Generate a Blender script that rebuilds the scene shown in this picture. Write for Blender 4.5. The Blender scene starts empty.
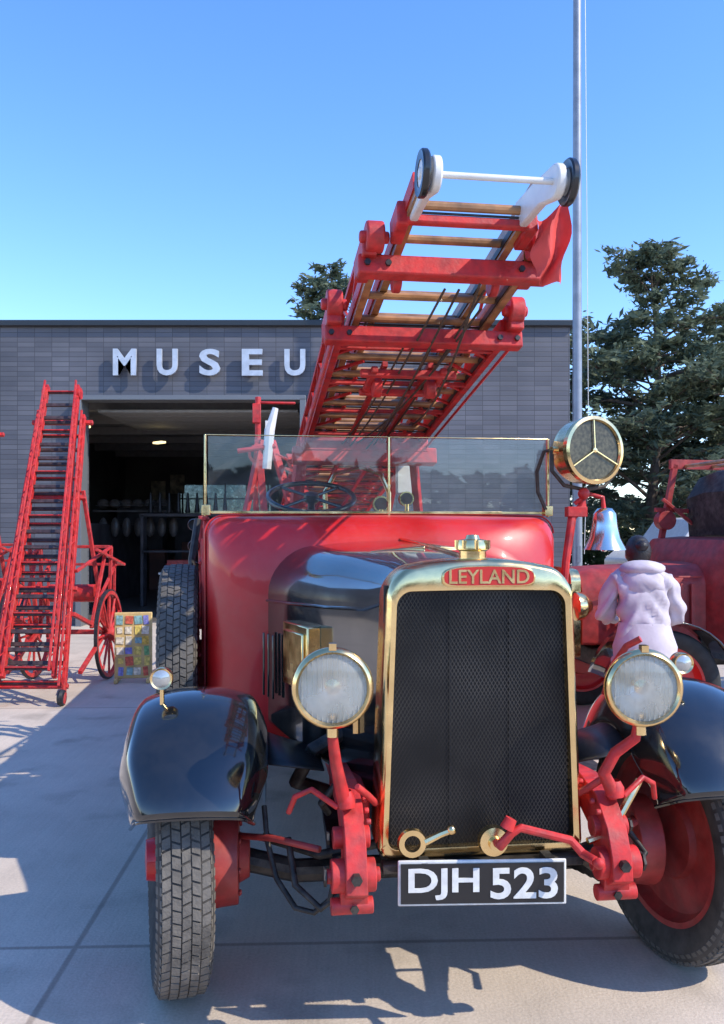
import bpy, bmesh, math, random
from math import sin, cos, pi, radians, atan2, sqrt
from mathutils import Vector, Matrix, Euler
random.seed(7)
scene = bpy.context.scene

# ------------------------------------------------------------------ helpers
def link(ob, parent=None):
    scene.collection.objects.link(ob)
    if parent is not None: ob.parent = parent
    return ob

def empty(name, loc=(0,0,0), rot=(0,0,0), parent=None):
    e = bpy.data.objects.new(name, None)
    e.location = loc; e.rotation_euler = rot
    e.empty_display_size = 0.1
    return link(e, parent)

def mk(name, verts, faces, mat, parent=None, smooth=None, loc=None, rot=None):
    me = bpy.data.meshes.new(name)
    me.from_pydata([tuple(v) for v in verts], [], faces)
    me.update()
    bm = bmesh.new(); bm.from_mesh(me)
    bmesh.ops.recalc_face_normals(bm, faces=bm.faces)
    bm.to_mesh(me); bm.free()
    if smooth is not None:
        me.shade_smooth()
        me.set_sharp_from_angle(angle=radians(smooth))
    if mat: me.materials.append(mat)
    ob = bpy.data.objects.new(name, me)
    if loc: ob.location = loc
    if rot: ob.rotation_euler = rot
    return link(ob, parent)

class Geo:
    """accumulates simple solids into one mesh"""
    def __init__(s): s.v=[]; s.f=[]
    def add(s, vs, fs):
        o=len(s.v); s.v+= [tuple(v) for v in vs]; s.f+=[tuple(i+o for i in f) for f in fs]
    def box(s, c, d, rot=None):
        hx,hy,hz=d[0]/2,d[1]/2,d[2]/2
        vs=[Vector((x,y,z)) for x in(-hx,hx) for y in(-hy,hy) for z in(-hz,hz)]
        if rot:
            m=Euler(rot).to_matrix(); vs=[m@v for v in vs]
        vs=[v+Vector(c) for v in vs]
        s.add(vs,[(0,1,3,2),(4,6,7,5),(0,4,5,1),(2,3,7,6),(0,2,6,4),(1,5,7,3)])
    def bar(s, a, b, w, h, up=(0,0,1)):
        a=Vector(a);b=Vector(b);d=(b-a).normalized()
        u=Vector(up)
        if abs(d.dot(u))>.98: u=Vector((0,1,0))
        x=d.cross(u).normalized(); y=x.cross(d).normalized()
        vs=[]
        for p in(a,b):
            for sx,sy in((-1,-1),(1,-1),(1,1),(-1,1)):
                vs.append(p+x*sx*w/2+y*sy*h/2)
        s.add(vs,[(0,3,2,1),(4,5,6,7),(0,1,5,4),(1,2,6,5),(2,3,7,6),(3,0,4,7)])
    def cyl(s, a, b, r, r2=None, n=12, cap=True):
        a=Vector(a);b=Vector(b);d=(b-a).normalized()
        r2=r if r2 is None else r2
        u=Vector((0,0,1)) if abs(d.z)<.95 else Vector((0,1,0))
        x=d.cross(u).normalized(); y=x.cross(d).normalized()
        vs=[];fs=[]
        for p,rr in((a,r),(b,r2)):
            for i in range(n):
                t=2*pi*i/n; vs.append(p+x*cos(t)*rr+y*sin(t)*rr)
        for i in range(n):
            j=(i+1)%n; fs.append((i,j,n+j,n+i))
        if cap: fs+= [tuple(range(n))[::-1], tuple(range(n,2*n))]
        s.add(vs,fs)
    def tube(s, pts, r, n=8):
        pts=[Vector(p) for p in pts]
        k=len(pts); rs=r if isinstance(r,(list,tuple)) else [r]*k
        prev=None; vs=[];fs=[]
        for i,p in enumerate(pts):
            d=(pts[min(i+1,k-1)]-pts[max(i-1,0)]).normalized()
            if prev is None:
                u=Vector((0,0,1)) if abs(d.z)<.9 else Vector((0,1,0))
                x=d.cross(u).normalized()
            else:
                x=(prev-d*prev.dot(d)).normalized()
            prev=x; y=x.cross(d).normalized()
            for j in range(n):
                t=2*pi*j/n; vs.append(p+x*cos(t)*rs[i]+y*sin(t)*rs[i])
        for i in range(k-1):
            for j in range(n):
                q=(j+1)%n
                fs.append((i*n+j,i*n+q,(i+1)*n+q,(i+1)*n+j))
        fs+=[tuple(range(n))[::-1],tuple(range((k-1)*n,k*n))]
        s.add(vs,fs)
    def lathe(s, prof, c=(0,0,0), axis=(0,-1,0), n=32, closed=False):
        ax=Vector(axis).normalized(); u=Vector((0,0,1)) if abs(ax.z)<.9 else Vector((0,1,0))
        x=ax.cross(u).normalized(); y=x.cross(ax).normalized(); c=Vector(c)
        vs=[];fs=[];m=len(prof)
        for r,a in prof:
            for j in range(n):
                t=2*pi*j/n; vs.append(c+ax*a+x*cos(t)*max(r,1e-4)+y*sin(t)*max(r,1e-4))
        for i in range(m if closed else m-1):
            i2=(i+1)%m
            for j in range(n):
                q=(j+1)%n; fs.append((i*n+j,i*n+q,i2*n+q,i2*n+j))
        s.add(vs,fs)
    def sphere(s, c, r, n=12, sc=(1,1,1)):
        vs=[];fs=[]
        m=n//2
        for i in range(m+1):
            p=pi*i/m
            for j in range(n):
                t=2*pi*j/n
                vs.append((c[0]+r*sc[0]*sin(p)*cos(t),c[1]+r*sc[1]*sin(p)*sin(t),c[2]+r*sc[2]*cos(p)))
        for i in range(m):
            for j in range(n):
                q=(j+1)%n; fs.append((i*n+j,i*n+q,(i+1)*n+q,(i+1)*n+j))
        s.add(vs,fs)
    def loft(s, loops, cap=True, close=True):
        n=len(loops[0]); vs=[v for l in loops for v in l]; fs=[]
        for i in range(len(loops)-1):
            for j in range(n if close else n-1):
                q=(j+1)%n; fs.append((i*n+j,i*n+q,(i+1)*n+q,(i+1)*n+j))
        if cap: fs+=[tuple(range(n))[::-1],tuple(range((len(loops)-1)*n,len(loops)*n))]
        s.add(vs,fs)
    def make(s, name, mat, parent=None, smooth=35, bevel=0, **k):
        ob=mk(name,s.v,s.f,mat,parent,smooth,**k)
        if bevel:
            b=ob.modifiers.new('bevel','BEVEL'); b.width=bevel; b.segments=2; b.limit_method='ANGLE'; b.angle_limit=radians(40)
        return ob

def rrect(hwb,hwt,zb,zt,rb,rt,arch=0,v=0,c=0,n=6,m=6):
    pts=[]
    for i in range(n+1):
        t=-pi/2+pi/2*i/n; pts.append((hwb-rb+rb*cos(t), zb+rb+rb*sin(t)))
    for i in range(n+1):
        t=pi/2*i/n; pts.append((hwt-rt+rt*cos(t), zt-rt+rt*sin(t)))
    for i in range(1,m):
        pts.append(((hwt-rt)*(1-2*i/m), zt))
    for i in range(n+1):
        t=pi/2+pi/2*i/n; pts.append((-(hwt-rt)+rt*cos(t), zt-rt+rt*sin(t)))
    for i in range(n+1):
        t=pi+pi/2*i/n; pts.append((-(hwb-rb)+rb*cos(t), zb+rb+rb*sin(t)))
    out=[]
    for x,z in pts:
        if arch:
            w=max(0,min(1,(z-(zt-rt))/rt)); z+=arch*(1-(x/hwt)**2)*w
        out.append(Vector((x+c,v,z)))
    return out

def text(name, body, fit, depth, mat, parent, loc, rot=(radians(90),0,0), bold=0.0):
    cu=bpy.data.curves.new(name,'FONT'); cu.body=body; cu.size=1; cu.extrude=.5; cu.offset=bold
    cu.align_x='CENTER'; cu.align_y='CENTER'; cu.resolution_u=4
    o=bpy.data.objects.new(name+'_t',cu); scene.collection.objects.link(o)
    bpy.context.view_layer.update()
    dg=bpy.context.evaluated_depsgraph_get()
    me=bpy.data.meshes.new_from_object(o.evaluated_get(dg))
    bpy.data.objects.remove(o)
    xs=[v.co.x for v in me.vertices]; ys=[v.co.y for v in me.vertices]
    cx=(min(xs)+max(xs))/2; cy=(min(ys)+max(ys))/2
    sx=fit[0]/(max(xs)-min(xs)); sy=fit[1]/(max(ys)-min(ys))
    for v in me.vertices:
        v.co=((v.co.x-cx)*sx,(v.co.y-cy)*sy,v.co.z*depth)
    me.name=name; me.materials.clear(); me.materials.append(mat)
    ob=bpy.data.objects.new(name,me); ob.location=loc; ob.rotation_euler=rot
    return link(ob,parent)

# ------------------------------------------------------------------ materials
def M(name, col, rough=.5, metal=0, coat=0, var=0.0, vscale=8, bump=0, bscale=40, rvar=0.0, col2=None, spec=.5, vdet=4, dust=0.0):
    m=bpy.data.materials.new(name); m.use_nodes=True
    nt=m.node_tree; b=nt.nodes['Principled BSDF']
    b.inputs['Base Color'].default_value=(*col,1); b.inputs['Roughness'].default_value=rough
    b.inputs['Metallic'].default_value=metal; b.inputs['Coat Weight'].default_value=coat
    b.inputs['Coat Roughness'].default_value=.05
    b.inputs['Specular IOR Level'].default_value=spec
    tc=nt.nodes.new('ShaderNodeTexCoord')
    colsock=None
    if var or col2 or rvar:
        n=nt.nodes.new('ShaderNodeTexNoise'); n.inputs['Scale'].default_value=vscale; n.inputs['Detail'].default_value=vdet
        nt.links.new(tc.outputs['Object'],n.inputs['Vector'])
        if var or col2:
            mr=nt.nodes.new('ShaderNodeValToRGB')
            c2=col2 if col2 else tuple(min(1,c*(1+var)) for c in col)
            c1=col if col2 else tuple(c*(1-var) for c in col)
            mr.color_ramp.elements[0].position=.35; mr.color_ramp.elements[1].position=.65
            mr.color_ramp.elements[0].color=(*c1,1); mr.color_ramp.elements[1].color=(*c2,1)
            nt.links.new(n.outputs['Fac'],mr.inputs['Fac']); nt.links.new(mr.outputs['Color'],b.inputs['Base Color']); colsock=mr.outputs['Color']
        if rvar:
            mp=nt.nodes.new('ShaderNodeMapRange'); mp.inputs['From Min'].default_value=.35; mp.inputs['From Max'].default_value=.7
            mp.inputs['To Min'].default_value=rough; mp.inputs['To Max'].default_value=rough+rvar
            nt.links.new(n.outputs['Fac'],mp.inputs['Value']); nt.links.new(mp.outputs['Result'],b.inputs['Roughness'])
    if dust:
        n5=nt.nodes.new('ShaderNodeTexNoise'); n5.inputs['Scale'].default_value=5; n5.inputs['Detail'].default_value=9; n5.inputs['Roughness'].default_value=.75
        nt.links.new(tc.outputs['Object'],n5.inputs['Vector'])
        rg=nt.nodes.new('ShaderNodeMapRange'); rg.inputs['From Min'].default_value=.45; rg.inputs['From Max'].default_value=.75; rg.inputs['To Min'].default_value=0; rg.inputs['To Max'].default_value=dust
        nt.links.new(n5.outputs['Fac'],rg.inputs['Value'])
        mx=nt.nodes.new('ShaderNodeMix'); mx.data_type='RGBA'; mx.inputs[7].default_value=(.30,.25,.20,1); mx.inputs[6].default_value=(*col,1)
        if colsock: nt.links.new(colsock,mx.inputs[6])
        nt.links.new(rg.outputs[0],mx.inputs[0]); nt.links.new(mx.outputs[2],b.inputs['Base Color'])
    if bump:
        n2=nt.nodes.new('ShaderNodeTexNoise'); n2.inputs['Scale'].default_value=bscale; n2.inputs['Detail'].default_value=3
        nt.links.new(tc.outputs['Object'],n2.inputs['Vector'])
        bp=nt.nodes.new('ShaderNodeBump'); bp.inputs['Strength'].default_value=bump; bp.inputs['Distance'].default_value=.01
        nt.links.new(n2.outputs['Fac'],bp.inputs['Height']); nt.links.new(bp.outputs['Normal'],b.inputs['Normal'])
    return m

RED=M('red_gloss_paint',(.54,.010,.010),.36,coat=.4,var=.14,vscale=3,rvar=.18,bump=.05,bscale=12,dust=.10)
REDF=M('red_frame_paint',(.48,.016,.015),.48,coat=.1,var=.28,vscale=22,rvar=.25,bump=.15,bscale=60,dust=.20)
REDD=M('red_old_paint',(.34,.03,.025),.5,var=.25,vscale=14,bump=.1,dust=.2)
BLACK=M('black_gloss_paint',(.008,.009,.010),.10,coat=1,rvar=.12,vscale=5,bump=.06,bscale=7,dust=.05)
DARK=M('dark_grease_metal',(.024,.021,.018),.55,metal=.3,var=.4,vscale=20,bump=.2,dust=.3)
IRON=M('black_iron',(.035,.035,.037),.45,metal=.4,var=.3,vscale=30)
BRASS=M('polished_brass',(.88,.63,.30),.13,metal=1,var=.12,vscale=10,rvar=.18,bump=.07,bscale=20)
CHROME=M('nickel_plate',(.86,.80,.70),.14,metal=1,rvar=.1,vscale=12)
SILV=M('reflector_silver',(.94,.91,.84),.28,metal=.6,rvar=.1)
RUBBER=M('tyre_rubber',(.085,.077,.066),.85,var=.35,vscale=9,bump=.4,bscale=90,col2=(.165,.148,.125))
RUBS=M('tyre_groove_rubber',(.035,.031,.027),.85,var=.3,vscale=14,bump=.2,col2=(.075,.067,.058))
RUBD=M('tyre_rubber_dark',(.022,.022,.022),.75,var=.3,vscale=14,bump=.2)
WOOD=M('varnished_wood',(.34,.165,.065),.42,var=.4,vscale=12,coat=.2,bump=.1)
WHITE=M('white_paint',(.74,.72,.67),.4,coat=.1,var=.08,vscale=20,bump=.08,dust=.2)
LEATH=M('black_leather',(.03,.022,.02),.45,var=.2,bump=.2)
PLATEB=M('plate_black',(.012,.012,.013),.3,coat=.3)
PLATEW=M('plate_white',(.70,.69,.64),.45,var=.1,vscale=30)
ENAM=M('red_enamel',(.5,.02,.015),.25,coat=.5)
ROPE=M('rope',(.07,.045,.03),.8,var=.3,vscale=60)
GALV=M('pole_galvanised',(.26,.28,.31),.45,metal=.5,var=.12,vscale=6)

def glassmat(name,tint=(.92,.97,.96),haze=.04,hz=(.6,.62,.62)):
    m=bpy.data.materials.new(name); m.use_nodes=True; nt=m.node_tree; nt.nodes.clear()
    o=nt.nodes.new('ShaderNodeOutputMaterial'); t=nt.nodes.new('ShaderNodeBsdfTransparent'); g=nt.nodes.new('ShaderNodeBsdfGlossy')
    t.inputs[0].default_value=(*tint,1); g.inputs['Roughness'].default_value=.02
    d=nt.nodes.new('ShaderNodeBsdfDiffuse'); d.inputs[0].default_value=(*hz,1)
    mx=nt.nodes.new('ShaderNodeMixShader'); f=nt.nodes.new('ShaderNodeFresnel'); f.inputs[0].default_value=1.45
    mx2=nt.nodes.new('ShaderNodeMixShader'); mx2.inputs[0].default_value=haze
    tc=nt.nodes.new('ShaderNodeTexCoord'); n=nt.nodes.new('ShaderNodeTexNoise'); n.inputs['Scale'].default_value=7; n.inputs['Detail'].default_value=8
    r=nt.nodes.new('ShaderNodeMapRange'); r.inputs['From Min'].default_value=.35; r.inputs['From Max'].default_value=.7; r.inputs['To Min'].default_value=haze*.4; r.inputs['To Max'].default_value=haze*1.6
    nt.links.new(tc.outputs['Object'],n.inputs['Vector']); nt.links.new(n.outputs['Fac'],r.inputs['Value']); nt.links.new(r.outputs[0],mx2.inputs[0])
    nt.links.new(t.outputs[0],mx2.inputs[1]); nt.links.new(d.outputs[0],mx2.inputs[2])
    nt.links.new(f.outputs[0],mx.inputs[0]); nt.links.new(mx2.outputs[0],mx.inputs[1]); nt.links.new(g.outputs[0],mx.inputs[2])
    nt.links.new(mx.outputs[0],o.inputs[0]); return m
GLASS=glassmat('windscreen_glass',haze=.05)
LENS=glassmat('lamp_glass',(.98,.97,.92),.28,(.82,.79,.70))

# ------------------------------------------------------------------ world / sun
SUN=Vector((1.0,-.47,1.0)).normalized()
el=math.asin(SUN.z); az=atan2(SUN.x,SUN.y)
w=bpy.data.worlds.new('World'); scene.world=w; w.use_nodes=True; nt=w.node_tree
bg=nt.nodes['Background']; sky=nt.nodes.new('ShaderNodeTexSky'); sky.sky_type='NISHITA'; sky.sun_disc=False
sky.sun_elevation=el; sky.sun_rotation=az; sky.air_density=1.0; sky.dust_density=.1; sky.ozone_density=1.5
hs=nt.nodes.new('ShaderNodeHueSaturation'); hs.inputs['Saturation'].default_value=1.22; hs.inputs['Value'].default_value=2.2
tm=nt.nodes.new('ShaderNodeVectorMath'); tm.operation='MULTIPLY'; tm.inputs[1].default_value=(.86,.90,1.10)
nt.links.new(sky.outputs[0],hs.inputs['Color']); nt.links.new(hs.outputs[0],tm.inputs[0]); nt.links.new(tm.outputs[0],bg.inputs[0]); bg.inputs[1].default_value=.15
sl=bpy.data.lights.new('sun','SUN'); sl.energy=5.0; sl.angle=radians(.5); sl.color=(1,.92,.79)
so=bpy.data.objects.new('sun',sl); so.rotation_euler=SUN.to_track_quat('Z','Y').to_euler(); so.location=(5,-3,9); link(so)
scene.view_settings.view_transform='Standard'; scene.view_settings.look='None'; scene.view_settings.exposure=0

# camera
cd=bpy.data.cameras.new('camera'); cam=bpy.data.objects.new('camera',cd); link(cam)
cd.sensor_fit='VERTICAL'; cd.sensor_height=36; cd.lens=36*850/1024; cd.shift_y=18/1024
cd.clip_end=1500; cd.clip_start=.05
cam.location=(0,0,1.66); cam.rotation_euler=(radians(90),0,0); scene.camera=cam

# ------------------------------------------------------------------ ground
def groundmat():
    m=bpy.data.materials.new('concrete_slabs'); m.use_nodes=True; nt=m.node_tree; b=nt.nodes['Principled BSDF']; L=nt.links.new
    tc=nt.nodes.new('ShaderNodeTexCoord'); mp=nt.nodes.new('ShaderNodeMapping'); mp.inputs['Location'].default_value=(1.02,-3.42,0)
    mp.inputs['Rotation'].default_value=(0,0,radians(-2))
    L(tc.outputs['Object'],mp.inputs['Vector'])
    br=nt.nodes.new('ShaderNodeTexBrick'); br.offset=0; br.inputs['Scale'].default_value=1
    br.inputs['Brick Width'].default_value=4.6; br.inputs['Row Height'].default_value=4.6; br.inputs['Mortar Size'].default_value=.018; br.inputs['Mortar Smooth'].default_value=.7
    br.inputs['Color1'].default_value=(.56,.465,.365,1); br.inputs['Color2'].default_value=(.62,.52,.415,1); br.inputs['Mortar'].default_value=(.36,.29,.225,1)
    L(mp.outputs[0],br.inputs['Vector'])
    n=nt.nodes.new('ShaderNodeTexNoise'); n.inputs['Scale'].default_value=1.1; n.inputs['Detail'].default_value=8; n.inputs['Roughness'].default_value=.65
    L(tc.outputs['Object'],n.inputs['Vector'])
    r=nt.nodes.new('ShaderNodeMapRange'); r.inputs['From Min'].default_value=.3; r.inputs['From Max'].default_value=.7; r.inputs['To Min'].default_value=.80; r.inputs['To Max'].default_value=1.10
    L(n.outputs['Fac'],r.inputs['Value'])
    n3=nt.nodes.new('ShaderNodeTexNoise'); n3.inputs['Scale'].default_value=90; n3.inputs['Detail'].default_value=3
    L(tc.outputs['Object'],n3.inputs['Vector'])
    r3=nt.nodes.new('ShaderNodeMapRange'); r3.inputs['To Min'].default_value=.76; r3.inputs['To Max'].default_value=1.22
    L(n3.outputs['Fac'],r3.inputs['Value'])
    mu=nt.nodes.new('ShaderNodeMath'); mu.operation='MULTIPLY'; L(r.outputs[0],mu.inputs[0]); L(r3.outputs[0],mu.inputs[1])
    n4=nt.nodes.new('ShaderNodeTexNoise'); n4.inputs['Scale'].default_value=2.3; n4.inputs['Detail'].default_value=3; L(tc.outputs['Object'],n4.inputs['Vector'])
    r4=nt.nodes.new('ShaderNodeMapRange'); r4.inputs['From Min'].default_value=.56; r4.inputs['From Max'].default_value=.74; r4.inputs['To Min'].default_value=1; r4.inputs['To Max'].default_value=.68
    L(n4.outputs['Fac'],r4.inputs['Value'])
    mu2=nt.nodes.new('ShaderNodeMath'); mu2.operation='MULTIPLY'; L(mu.outputs[0],mu2.inputs[0]); L(r4.outputs[0],mu2.inputs[1])
    mp5=nt.nodes.new('ShaderNodeMapping'); mp5.inputs['Scale'].default_value=(60,2,1); L(tc.outputs['Object'],mp5.inputs['Vector'])
    n5=nt.nodes.new('ShaderNodeTexNoise'); n5.inputs['Scale'].default_value=1; n5.inputs['Detail'].default_value=3; L(mp5.outputs[0],n5.inputs['Vector'])
    r5=nt.nodes.new('ShaderNodeMapRange'); r5.inputs['To Min'].default_value=.90; r5.inputs['To Max'].default_value=1.10; L(n5.outputs['Fac'],r5.inputs['Value'])
    mu3=nt.nodes.new('ShaderNodeMath'); mu3.operation='MULTIPLY'; L(mu2.outputs[0],mu3.inputs[0]); L(r5.outputs[0],mu3.inputs[1])
    mx=nt.nodes.new('ShaderNodeVectorMath'); mx.operation='SCALE'; L(br.outputs['Color'],mx.inputs[0]); L(mu3.outputs[0],mx.inputs['Scale'])
    L(mx.outputs[0],b.inputs['Base Color']); b.inputs['Roughness'].default_value=.9
    bp=nt.nodes.new('ShaderNodeBump'); bp.inputs['Strength'].default_value=.35; bp.inputs['Distance'].default_value=.006
    L(n3.outputs['Fac'],bp.inputs['Height']); L(bp.outputs[0],b.inputs['Normal'])
    return m
mk('ground',[(-300,-300,0),(300,-300,0),(300,300,0),(-300,300,0)],[(0,1,2,3)],groundmat())

# ------------------------------------------------------------------ museum building
def brickmat():
    m=bpy.data.materials.new('grey_stack_brick'); m.use_nodes=True; nt=m.node_tree; b=nt.nodes['Principled BSDF']; L=nt.links.new
    tc=nt.nodes.new('ShaderNodeTexCoord'); sp=nt.nodes.new('ShaderNodeSeparateXYZ'); L(tc.outputs['Object'],sp.inputs[0])
    ad=nt.nodes.new('ShaderNodeMath'); L(sp.outputs[0],ad.inputs[0]); L(sp.outputs[1],ad.inputs[1])
    cb=nt.nodes.new('ShaderNodeCombineXYZ'); L(ad.outputs[0],cb.inputs[0]); L(sp.outputs[2],cb.inputs[1])
    br=nt.nodes.new('ShaderNodeTexBrick'); br.offset=0; br.inputs['Scale'].default_value=1; br.inputs['Bias'].default_value=-.1
    br.inputs['Brick Width'].default_value=.30; br.inputs['Row Height'].default_value=.085; br.inputs['Mortar Size'].default_value=.006; br.inputs['Mortar Smooth'].default_value=.3
    br.inputs['Color1'].default_value=(.085,.086,.100,1); br.inputs['Color2'].default_value=(.125,.124,.138,1); br.inputs['Mortar'].default_value=(.05,.05,.056,1)
    L(cb.outputs[0],br.inputs['Vector'])
    n=nt.nodes.new('ShaderNodeTexNoise'); n.inputs['Scale'].default_value=.7; n.inputs['Detail'].default_value=6; L(tc.outputs['Object'],n.inputs['Vector'])
    r=nt.nodes.new('ShaderNodeMapRange'); r.inputs['From Min'].default_value=.3; r.inputs['From Max'].default_value=.7; r.inputs['To Min'].default_value=.8; r.inputs['To Max'].default_value=1.2
    L(n.outputs['Fac'],r.inputs['Value'])
    mx=nt.nodes.new('ShaderNodeVectorMath'); mx.operation='SCALE'; L(br.outputs['Color'],mx.inputs[0]); L(r.outputs[0],mx.inputs['Scale'])
    L(mx.outputs[0],b.inputs['Base Color']); b.inputs['Roughness'].default_value=.55
    bp=nt.nodes.new('ShaderNodeBump'); bp.inputs['Strength'].default_value=.4; bp.inputs['Distance'].default_value=.006; bp.invert=True
    L(br.outputs['Fac'],bp.inputs['Height']); L(bp.outputs[0],b.inputs['Normal'])
    return m
BRICK=brickmat()
COP=M('coping_metal',(.03,.035,.04),.4,metal=.3)
INT=M('interior_wall',(.14,.13,.12),.8,var=.2,vscale=1)
CEIL=M('ceiling_panel',(.28,.28,.27),.7,var=.1)
STEEL=M('steel_letter',(.50,.53,.57),.4,metal=.3,var=.10)
bd=empty('museum_building',(0,14.8,0))
H=5.20; DX0,DX1,DH=-4.85,-1.05,3.92
g=Geo()
g.box(((-16+DX0)/2,.15,H/2),(DX0+16,.3,H))
g.box(((DX0+DX1)/2,.15,(H+DH)/2),(DX1-DX0,.3,H-DH))
g.box(((DX1+3.62)/2,.15,H/2),(3.62-DX1,.3,H))
g.box((3.47,6.4,H/2),(.3,12.2,H)); g.box((-15.85,6.4,H/2),(.3,12.2,H))
g.make('walls',BRICK,bd,smooth=None)
g=Geo(); g.box((-6.19,.14,H+.05),(19.8,.46,.10)); g.box((3.47,6.5,H+.05),(.44,12.2,.10)); g.make('coping',COP,bd,bevel=.01)
g=Geo(); g.box((-6.2,6.4,H-.3),(19.1,12.1,.2)); g.make('roof',COP,bd,smooth=None)
g=Geo()
g.box((-10.6,12.3,2),(9.6,.2,4.2)); g.box((0.2,12.3,2),(6.2,.2,4.2)); g.box((-4.35,12.3,1.05),(2.9,.2,2.3)); g.box((-4.35,12.3,3.75),(2.9,.2,1.3))
g.box((-7.6,6.3,2),(.15,11.8,4.1)); g.box((.4,6.3,2),(.15,11.8,4.1)); g.make('interior_walls',INT,bd,smooth=None)
g=Geo(); g.box((-4.35,12.27,2.65),(2.9,.02,.92)); g.make('obscured_window_glass',glassmat('obscured_glass',(.30,.36,.40),.35),bd,smooth=None)
g=Geo(); g.box((-3.6,6.3,4.12),(8.2,11.9,.1))
for i in range(6): g.box((-3.6,1.2+i*2,4.0),(8,.12,.2))
g.make('ceiling',CEIL,bd,smooth=None)
g=Geo(); g.box((-3.6,6.3,.01),(8,11.8,.02)); g.make('interior_floor',M('floor_paint',(.13,.12,.11),.4,var=.2),bd,smooth=None)
g=Geo()
for i in range(5): g.box((-5.7+i*.68,12.2,2.65),(.05,.06,.95))
g.box((-4.35,12.2,2.65),(2.9,.06,.04)); g.make('window_frames',IRON,bd,smooth=None)
g=Geo(); g.box((DX0-.03,-.01,DH/2),(.1,.36,DH)); g.box((DX1+.03,-.01,DH/2),(.1,.36,DH)); g.box(((DX0+DX1)/2,-.01,DH+.02),(DX1-DX0+.16,.36,.08))
g.make('door_frame',M('door_frame_metal',(.16,.17,.18),.5,metal=.2),bd,bevel=.005)
g=Geo()
for i in range(5): g.box(((DX0+DX1)/2,.75+i*.56,3.80),(DX1-DX0-.2,.53,.05))
g.make('raised_door_panels',CEIL,bd,bevel=.005)
EM=bpy.data.materials.new('lamp_tube'); EM.use_nodes=True; EM.node_tree.nodes['Principled BSDF'].inputs['Emission Color'].default_value=(1,.78,.38,1); EM.node_tree.nodes['Principled BSDF'].inputs['Emission Strength'].default_value=2.0
g=Geo(); g.box((-4.15,2.6,3.45),(.12,.30,.04),(0,0,.8)); g.box((-5.3,1.4,3.62),(.12,.3,.04),(0,0,.8)); g.make('ceiling_lamps',EM,bd)
for i,ch in enumerate('MUSEUM'):
    text('letter_%d'%(i+1),ch,(.36 if ch!='M' else .40,.46),.05,STEEL,bd,(-4.10+i*.735,-.11,4.56-.0015*i),bold=.03)
DISP=M('display_dark',(.06,.055,.06),.6,var=.4,vscale=3)
g=Geo()
g.box((-5.9,5,.9),(.5,4,1.8)); g.box((-2.2,8,.6),(1.6,.8,1.2)); g.box((-4.6,9.5,1.0),(1.4,.5,2.0)); g.box((-6.3,9.6,1.25),(1.3,.6,2.5))
g.make('display_cabinets',DISP,bd,bevel=.02)
g=Geo()
for i in range(9): 
    x=-4.55+i*.2; g.lathe([(.0,.42),(.02,.40),(.045,.1),(.06,.0),(.05,-.02),(0,-.02)],(x,3.5,2.05),(0,0,1),12)
g.make('hose_nozzles_row',IRON,bd)
g=Geo(); g.box((-3.75,3.5,1.98),(2.0,.3,.06)); g.box((-4.7,3.5,1.0),(.06,.3,1.95)); g.box((-2.8,3.5,1.0),(.06,.3,1.95)); g.box((-3.75,3.5,1.2),(1.9,.3,.04)); g.make('nozzle_shelf',DISP,bd)
g=Geo()
for i in range(6): g.sphere((-5.75+i*.26,4.1,2.25),.13,12,(1,1.2,.8)); g.lathe([(.13,0),(.18,-.01),(.18,.0),(.13,.02)],(-5.75+i*.26,4.1,2.2),(0,0,1),14)
for i in range(7): g.sphere((-5.75+i*.26,4.1,1.72),.1,12,(1,.7,2.2))
g.box((-5.1,4.15,2.08),(1.7,.3,.04)); g.make('helmet_rack',M('helmet_leather',(.09,.08,.075),.4,var=.3),bd)
g=Geo(); g.box((-3.6,2.6,.78),(1.0,.6,.05)); 
for sx in(-.45,.45):
    for sy in(-.25,.25): g.box((-3.6+sx,2.6+sy,.38),(.05,.05,.75))
g.make('display_table',WHITE,bd,bevel=.01)
g=Geo(); g.box((-3.7,2.55,.93),(.5,.3,.24)); g.box((-3.25,2.6,.88),(.2,.2,.14)); g.sphere((-3.95,2.6,.9),.09,14); g.make('table_exhibits',REDD,bd,bevel=.01)
g=Geo()
for i,(x,z) in enumerate(((-6.4,2.9),(-5.8,3.1),(-2.4,2.7),(-1.7,2.5))): g.box((x,11.9,z),(.45,.05,.6))
g.make('framed_pictures',M('picture_board',(.38,.33,.25),.6,var=.5,vscale=6),bd,bevel=.01)
g=Geo()
rn=random.Random(8)
for i in range(26): g.box((-7.2+rn.random()*6.8,rn.uniform(8.5,11.5),rn.uniform(.2,1.6)),(rn.uniform(.2,.8),.3,rn.uniform(.3,1.2)))
g.make('stored_exhibits',M('exhibit_mixed',(.05,.045,.045),.6,var=.3,vscale=.8,col2=(.28,.10,.07)),bd,bevel=.02)

# ------------------------------------------------------------------ flagpole
fp=Geo(); fp.cyl((0,0,0),(0,0,11.5),.078,.055,20); fp.sphere((0,0,11.58),.1); fp.cyl((0,0,0),(0,0,.25),.14,.12,20); fp.box((-.0,-.09,1.3),(.05,.05,.25))
fo=fp.make('flagpole',GALV,None,loc=(3.24,12.8,0))
g=Geo(); g.tube([(.1,-.03,1.3),(.16,-.03,3.5),(.1,-.03,11.4)],.005,5); g.make('halyard',WHITE,fo)

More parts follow.
